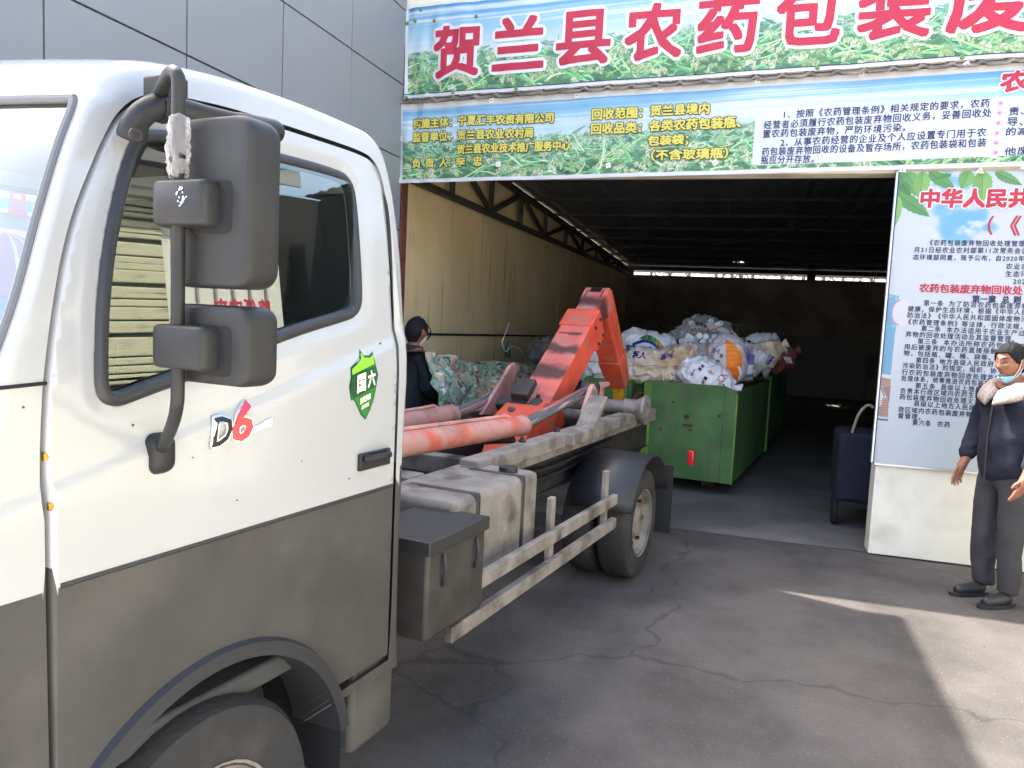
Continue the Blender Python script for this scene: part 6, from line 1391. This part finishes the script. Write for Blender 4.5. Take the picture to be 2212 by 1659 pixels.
# dark handcart by the board's foot
q = onY(1872, 905, 7.3)
ht = thing('handcart', 'dark blue cart with pale handle at lower right of the dark opening', 'cart', (q.x, 7.3, 0))
mb = MB(); mb.box((q.x-.02, 7.3, .55), (.42, .5, .6)); mb.build('body', 'sticker_dark' if False else 'jacket_navy', ht, bevel=.04)
mb = MB(); mb.tube(catmull([(q.x-.14, 7.1, .8), (q.x-.10, 7.06, 1.0), (q.x-.04, 7.05, 1.09), (q.x+.01, 7.05, 1.08)], 5), .012, 8); mb.build('handle', 'wire_pale', ht)
mb = MB()
for s in (-1, 1): mb.lathe([(.0, -.02), (.13, -.02), (.14, 0), (.13, .02), (0, .02)], (q.x+s*.2, 7.3, .14), (1, 0, 0), 20)
mb.build('wheel', 'tyre', ht)

# ================================================================== PEOPLE
def skin_mesh(J, E, levels=2):
    me = bpy.data.meshes.new('figure'); me.from_pydata([j[:3] for j in J], E, [])
    bm = bmesh.new(); bm.from_mesh(me); L = bm.verts.layers.skin.verify(); bm.verts.ensure_lookup_table()
    for i, v in enumerate(bm.verts):
        r = J[i][3]; v[L].radius = r if isinstance(r, tuple) else (r, r); v[L].use_root = (i == 0)
    bm.to_mesh(me); bm.free()
    o = bpy.data.objects.new('figure', me); COL.objects.link(o)
    o.modifiers.new('s', 'SKIN').use_smooth_shade = True
    m = o.modifiers.new('u', 'SUBSURF'); m.levels = levels; m.render_levels = levels
    dg = bpy.context.evaluated_depsgraph_get(); ev = o.evaluated_get(dg); em = ev.to_mesh()
    V = [tuple(v.co) for v in em.vertices]; F = [tuple(p.vertices) for p in em.polygons]
    ev.to_mesh_clear(); bpy.data.objects.remove(o); bpy.data.meshes.remove(me); return V, F
def sm(t): return smooth01(t)
SKIN = np.array((150, 98, 74.))
def head_shape(th, ph, face=1.):
    cp, sp = math.cos(ph), math.sin(ph); x = .077*cp*math.sin(th); y = .096*cp*math.cos(th); z = .116*sp
    f = max(0, math.cos(th)); low = sm((-sp-.05)/.75)
    x *= 1-.30*low; y *= 1-.10*low*(1 if math.cos(th) > 0 else 1.5)
    if math.cos(th) > 0: y = y*(1-.06*abs(math.sin(th)))+.006*low*f
    g = lambda a, b, w1, w2: math.exp(-((th-a)/w1)**2-((z-b)/w2)**2)
    d = .0
    if face:
        d += .018*g(0, -.022, .20, .013)+.010*g(0, -.006, .13, .020)+.007*g(0, .018, .14, .02)
        d += .006*(g(.3, .036, .30, .010)+g(-.3, .036, .30, .010)); d -= .009*(g(.36, .014, .20, .013)+g(-.36, .014, .20, .013)); d += .004*(g(.36, .012, .13, .008)+g(-.36, .012, .13, .008))
        d += .006*(g(.62, -.012, .25, .02)+g(-.62, -.012, .25, .02)); d += .006*g(0, -.052, .24, .006)+.006*g(0, -.066, .20, .006)-.004*g(0, -.0585, .28, .003); d += .008*g(0, -.098, .28, .016); d -= .004*g(0, -.080, .3, .006)
    return Vector((x+d*math.sin(th)*cp, y+d*cp, z))
def person(name, label, loc, yaw, H, cloth, hair_fn, head_tilt, head_yaw, lean, arms, extras):
    k = H/1.70; t = thing(name, label, 'person', loc, yaw)
    J = [(0, 0, .93, (.13, .10)), (0, .0, 1.10, (.125, .095)), (0, lean*.5, 1.27, (.14, .105)), (0, lean*.85, 1.41, .075), (0, lean+.005, 1.47, .052), (0, lean+.012, 1.55, .05)]; E = [(0, 1), (1, 2), (2, 3), (3, 4), (4, 5)]
    for s in (-1, 1):
        a = len(J); J += [(s*.165, lean*.8, 1.37, .066)]+[(s*x, y, z, r) for (x, y, z), r in zip(arms[s], (.046, .029))]; E += [(3, a), (a, a+1), (a+1, a+2)]
        w_ = Vector(J[a+2][:3]); d = (w_-Vector(J[a+1][:3])).normalized(); sd = Vector((s, 0, 0)); fw = Vector((0, 1, 0))
        b = len(J); pm = w_+d*.055; J += [(*pm, (.034, .018))]; E += [(a+2, b)]
        for q, (o_, L, bend) in enumerate(((-.030, .075, .25), (-.010, .085, .3), (.010, .08, .38), (.028, .064, .45))):
            r0 = pm+d*.035+fw*(-o_); r1 = r0+(d-sd*bend*.6).normalized()*L*.5; r2 = r1+(d-sd*bend*1.9).normalized()*L*.5
            c = len(J); J += [(*r0, .0098), (*r1, .0088), (*r2, .007)]; E += [(b, c), (c, c+1), (c+1, c+2)]
        r0 = w_+d*.03+fw*.03; r1 = r0+(d*.7+fw*.55-sd*.3).normalized()*.035; r2 = r1+(d-sd*.3).normalized()*.03; c = len(J); J += [(*r0, .012), (*r1, .0105), (*r2, .008)]; E += [(b, c), (c, c+1), (c+1, c+2)]
        a = len(J); J += [(s*.09, -.0, .86, .095), (s*.10, .02, .48, .056), (s*.10, -.015, .09, .040), (s*.11, .05, .045, .036), (s*.115, .14, .035, .030)]; E += [(0, a), (a, a+1), (a+1, a+2), (a+2, a+3), (a+3, a+4)]
    V, F = skin_mesh(J, E)
    mb = MB(); mb.add(V, F)
    HM = Matrix.Translation(Vector((0, lean+.035, 1.585))) @ Matrix.Rotation(head_yaw, 4, 'Z') @ Matrix.Rotation(head_tilt, 4, 'X')
    NT, NPh = 72, 60; hv, hc = [], []
    for i in range(NPh+1):
        ph = -math.pi/2+math.pi*i/NPh
        for j in range(NT):
            th = -math.pi+2*math.pi*j/NT; p = head_shape(th, ph); hv.append(tuple(HM @ p))
            c = SKIN.copy(); z = p.z; ath = abs(th)
            if ath < .9:
                if abs(z+.0585) < .003 and ath < .34: c = np.array((84, 44, 40.))
                elif -.072 < z < -.048 and ath < .30: c = np.array((160, 92, 78.))
                if .12 < ath < .58 and abs(z-.010+.010*(ath-.35)**2*8) < .0034: c = np.array((34, 24, 22.))
                if .12 < ath < .66 and abs(z-.037+.02*(ath-.4)**2) < .005: c = np.array((44, 32, 28.))
                if ath < .10 and abs(z+.034) < .004: c = np.array((96, 56, 44.))
            hc.append(c)
    hf = [(i*NT+j, i*NT+(j+1) % NT, (i+1)*NT+(j+1) % NT, (i+1)*NT+j) for i in range(NPh) for j in range(NT)]
    mb.add(hv, hf)
    n_ear = len(mb.v)
    for s in (-1, 1):
        rg = []
        for (h, w_, o_) in ((-.034, .006, .004), (-.028, .011, .007), (-.012, .014, .010), (.006, .019, .014), (.022, .018, .016), (.032, .010, .014), (.036, .004, .010)):
            rg.append([tuple(HM @ Vector((s*(.0735+o_*abs(1 if math.cos(q) > -.2 else .4)+.006*math.cos(q)), -.004-.004*h/.03+w_*math.sin(q), -.004+h))) for q in (2*math.pi*m/12 for m in range(12))])
        mb.rings(rg)
    b = mb.build('body', 'skin', t, smooth=180, world=False); me = b.data
    at = me.color_attributes.new('ink', 'FLOAT_COLOR', 'POINT'); n = len(me.vertices); c = np.ones((n, 4), np.float32); c[:, :3] = lin(SKIN)
    c[len(V):len(V)+len(hc), :3] = lin(np.array(hc)); at.data.foreach_set('color', c.ravel())
    # hair: a shell over the skull, thicker than the skin, with an uneven hairline
    mb = MB(); idx = {}; hvv = []; NT2, NP2 = 96, 64
    for i in range(NP2+1):
        ph = -math.pi/2+math.pi*i/NP2
        for j in range(NT2):
            th = -math.pi+2*math.pi*j/NT2; p = head_shape(th, ph, 0); th_ = hair_fn(th, p.z)
            n1 = noise.noise((th*3, p.z*30, 1))*.0035+noise.noise((th*14, p.z*60, 4))*.0022
            hvv.append(HM @ (p+p.normalized()*(max(0, th_)+n1*(1 if th_ > 0 else 0)))); idx[(i, j)] = th_ > 0
    fs = [(i*NT2+j, i*NT2+(j+1) % NT2, (i+1)*NT2+(j+1) % NT2, (i+1)*NT2+j) for i in range(NP2) for j in range(NT2) if sum((idx[(i, j)], idx[(i, (j+1) % NT2)], idx[(i+1, j)], idx[(i+1, (j+1) % NT2)])) >= 3]
    mb.add(hvv, fs); used = sorted(set(q for f_ in mb.f for q in f_)); rm = {q: i for i, q in enumerate(used)}; mb.v = [mb.v[q] for q in used]; mb.f = [tuple(rm[q] for q in f_) for f_ in mb.f]
    hr = mb.build('hair', 'hair_black', t, smooth=180, world=False); md = hr.modifiers.new('solid', 'SOLIDIFY'); md.thickness = .006
    # clothes: shells round the same skeleton
    def shell(nm, m, JJ, EE, parent=t): V, F = skin_mesh(JJ, EE); mb = MB(); mb.add(V, F); 
    def garment(nm, m, JJ, EE, wr=.0):
        V, F = skin_mesh(JJ, EE, 3); V = [tuple(Vector(v)+Vector((noise.noise((v[0]*9, v[1]*9, v[2]*7)), noise.noise((v[0]*9+7, v[1]*9, v[2]*7)), .3*noise.noise((v[0]*9, v[1]*9+5, v[2]*7))))*wr+Vector((1-abs(noise.noise((v[0]*6+v[2]*5, v[1]*6, v[2]*14)))*2, 0, 0))*wr*.4*(1 if v[0] > 0 else -1)) for v in V]
        mb = MB(); mb.add(V, F); return mb.build(nm, m, t, smooth=180, world=False)
    jj = [(0, -.01, .76, (.205, .165)), (0, -.005, .98, (.20, .16)), (0, lean*.35, 1.14, (.20, .15)), (0, lean*.6-.005, 1.28, (.205, .14)), (0, lean*.8-.015, 1.385, (.13, .10)), (0, lean*.9-.01, 1.43, (.085, .08))]; je = [(0, 1), (1, 2), (2, 3), (3, 4), (4, 5)]
    for s in (-1, 1):
        a = len(jj); e_, w_ = arms[s]; e_, w_ = Vector((s*e_[0], e_[1], e_[2])), Vector((s*w_[0], w_[1], w_[2]))
        sh0 = Vector((s*.175, lean*.8, 1.365)); jj += [(*sh0, .083), (*sh0.lerp(e_, .5), .074), (*e_, .068), (*e_.lerp(w_, .55), .060), (*e_.lerp(w_, .94), .050)]; je += [(4, a), (a, a+1), (a+1, a+2), (a+2, a+3), (a+3, a+4)]
    garment('jacket', cloth[0], jj, je, .02)
    tj = [(0, -.005, .98, (.13, .10)), (0, -.005, .90, (.14, .11))]; te = [(0, 1)]
    for s in (-1, 1):
        a = len(tj); tj += [(s*.095, -.0, .83, .11), (s*.10, .02, .48, .083), (s*.10, -.01, .10, .072), (s*.10, -.005, .075, .068)]; te += [(1, a), (a, a+1), (a+1, a+2), (a+2, a+3)]
    garment('trousers', cloth[1], tj, te, .010)
    for s in (-1, 1):
        V, F = skin_mesh([(s*.10, -.03, .06, .052), (s*.108, .05, .045, .050), (s*.115, .15, .038, .042), (s*.117, .20, .034, .030)], [(0, 1), (1, 2), (2, 3)]); mb = MB(); mb.add([(x, y, max(.003, z)) for x, y, z in V], F); shoe = mb.build('shoe', 'shoe_black', t, smooth=180, world=False)
        mb = MB(); O = [(s*.105+.050*math.sin(q)+.012*s*(math.cos(q)+1)*.5, .085+.15*math.cos(q)) for q in (2*math.pi*k/24 for k in range(24))]; mb.prism(O, lambda x, y, d: (x, y, .003+d), .022); mb.build('sole', 'rubber_black', shoe, smooth=40, world=False)
    extras(t, HM, lean)
    t.scale = (k, k, k); return t
def man_hair(th, z):
    a = abs(th); line = .062 if a < .62 else .062-(a-.62)*.11 if a < 1.15 else (-.002 if a < 1.42 else .028 if a < 1.75 else -.060)
    line += .006*noise.noise((th*7, 2, 3)); return (.011+.007*sm((z-line)/.05)) if z > line else 0
def man_extra(t, HM, lean):
    # fleece collar lying open on the shoulders
    rg = []
    for i in range(41):
        q = -math.pi*.95+2*math.pi*.95*i/40; back = .5-.5*math.cos(q); f = 1-back           # q = 0 is the nape
        cx, cyy = .105*math.sin(q), -.085*math.cos(q); up = 1.445-.10*(abs(q)/math.pi)**2.2
        r = .115+.03*abs(math.sin(q)); base = Vector((r*.78*math.sin(q), lean*.9-.01-r*.72*math.cos(q)+.02*(abs(q)/math.pi), up))
        out = Vector((math.sin(q), -math.cos(q), 0)); ring = []
        for u, v in ((-.012, .035), (.012, .058), (.040, .045), (.072, .004), (.090, -.040), (.078, -.056), (.050, -.020), (.016, .0), (-.012, .0)):
            p = base+out*u+Vector((0, 0, v)); ring.append(p+Vector((noise.noise(p*40), noise.noise(p*40+Vector((9, 0, 0))), noise.noise(p*40+Vector((0, 9, 0)))))*.005)
        rg.append(ring)
    mb = MB(); mb.rings(rg); mb.build('fleece_collar', 'fleece', t, smooth=180, world=False)
    # mask pulled down under the chin
    mb = MB(); V, F = [], []; n, m = 24, 9
    for i in range(n+1):
        th = -1.28+2.56*i/n
        for j in range(m+1):
            ph = -1.28+.62*j/m+.10*abs(th); p = head_shape(th, ph, 0); pl = .004*(j % 3 == 0)
            V.append(HM @ (p+Vector((0, .010*math.cos(th), -.006))+p.normalized()*(.011+pl)))
    F = [(i*(m+1)+j, (i+1)*(m+1)+j, (i+1)*(m+1)+j+1, i*(m+1)+j+1) for i in range(n) for j in range(m)]
    mb.add(V, F); mk = mb.build('face_mask', 'mask_blue', t, smooth=180, world=False); md = mk.modifiers.new('solid', 'SOLIDIFY'); md.thickness = .003
    for s in (-1, 1):
        mb = MB()
        for ph, th, ez in ((-.70, 1.22, .022), (-1.0, 1.2, -.026)):
            p0 = head_shape(s*th, ph, 0); p0 = p0+p0.normalized()*.013; p1 = Vector((s*.086, .012 if ez > 0 else .004, ez)); mid = p0.lerp(p1, .5)+Vector((s*.010, 0, 0)); mb.tube(catmull([HM @ p0, HM @ mid, HM @ p1], 5), .0022, 6)
        mb.build('ear_loop', 'mask_white', mk, world=False)
    mb = MB(); mb.tube(catmull([(.02, lean+.12, 1.33), (.015, .155, 1.15), (.01, .16, .95), (.01, .155, .80)], 5), .006, 6); mb.build('zip', 'dark_steel', t, world=False)
p = onY(2192, 782, 5.62)
man = person('person', 'man in navy jacket with fleece collar and blue face mask under his chin', (p.x+.02, 5.64, 0), R_(120), 1.665, ('jacket_navy', 'trousers_dark'), man_hair, -.12, R_(6), .015,
    {-1: ((.24, .0, 1.10), (.245, .10, .88)), 1: ((.24, .0, 1.10), (.245, .10, .88))}, man_extra)
def woman_hair(th, z):
    a = abs(th); line = .058 if a < .7 else .058-(a-.7)*.22 if a < 1.0 else (.012 if a < 1.75 else -.085)
    return (.018+.010*sm((a-1.5)/1.)) if z > line else 0
def woman_extra(t, HM, lean):
    mb = MB()
    for k in range(9):
        th = R_(38+7*k*.5); p0 = head_shape(th, .62, 0); p0 = p0+p0.normalized()*.02; mb.tube(catmull([HM @ p0, HM @ (p0+Vector((.012, .03+.002*k, -.04))), HM @ (p0+Vector((.008, .034+.003*k, -.09-.004*(k % 3)))), HM @ (p0+Vector((.0, .022+.002*k, -.125-.006*(k % 4))))], 5), .0028, 5)
    mb.build('loose_hair', 'hair_black', t, world=False)
    mb = MB(); mb.tube(catmull([HM @ Vector(v) for v in ((-.078, .0, .016), (-.075, .075, .014), (-.04, .104, .012))], 4), .0022, 6); mb.tube(catmull([HM @ Vector(v) for v in ((.078, .0, .016), (.075, .075, .014), (.04, .104, .012))], 4), .0022, 6)
    for s in (-1, 1): mb.tube([HM @ Vector((s*.036+.022*math.cos(2*math.pi*k/20), .106-.010*abs(math.cos(2*math.pi*k/20)), .008+.018*math.sin(2*math.pi*k/20))) for k in range(21)], .002, 5, cap=False)
    mb.build('spectacles', 'spectacle_frame', t, world=False)
    mb = MB(); V = []; n, m = 20, 8
    for i in range(n+1):
        th = -1.15+2.3*i/n
        for j in range(m+1): ph = -1.0+.75*j/m; q = head_shape(th, ph, 0); V.append(HM @ (q+Vector((0, .014*math.cos(th), 0))+q.normalized()*.006))
    mb.add(V, [(i*(m+1)+j, (i+1)*(m+1)+j, (i+1)*(m+1)+j+1, i*(m+1)+j+1) for i in range(n) for j in range(m)]); mk = mb.build('face_mask', 'mask_white', t, smooth=180, world=False); md = mk.modifiers.new('solid', 'SOLIDIFY'); md.thickness = .003
    for s in (-1, 1): mb = MB(); mb.tube(catmull([HM @ Vector((s*.072, .05, -.045)), HM @ Vector((s*.085, .02, -.03)), HM @ Vector((s*.086, -.012, .02))], 5), .002, 5); mb.build('ear_loop', 'gap_black', mk, world=False)
    V, F = skin_mesh([(0, -.005, .72, (.19, .14)), (0, -.005, .86, (.185, .14))], [(0, 1)]); mb = MB(); mb.add(V, F); mb.build('sweater_hem', 'sweater_pink', t, smooth=180, world=False)
    rg = []
    for i in range(37):
        q = 2*math.pi*i/36; base = Vector((.085*math.sin(q), lean*.9-.01-.08*math.cos(q), 1.42-.03*(.5-.5*math.cos(q)))); out = Vector((math.sin(q), -math.cos(q), 0)); rg.append([base+out*u+Vector((0, 0, v)) for u, v in ((0, .0), (.004, .05), (.018, .058), (.034, .02), (.04, -.03), (.02, -.02))])
    mb = MB(); mb.rings(rg, cap=False); mb.build('coat_collar', 'coat_black', t, smooth=180, world=False)
p = onY(893, 720, 6.25)
wom = person('person', 'woman seen from behind in black coat, at left of opening beside the truck cab', (p.x-.02, 6.2, 0), R_(-36), 1.63, ('coat_black', 'trousers_dark'), woman_hair, -.20, R_(10), .05,
    {-1: ((.25, .06, 1.10), (.20, .26, .98)), 1: ((.25, .06, 1.10), (.20, .26, .98))}, woman_extra)
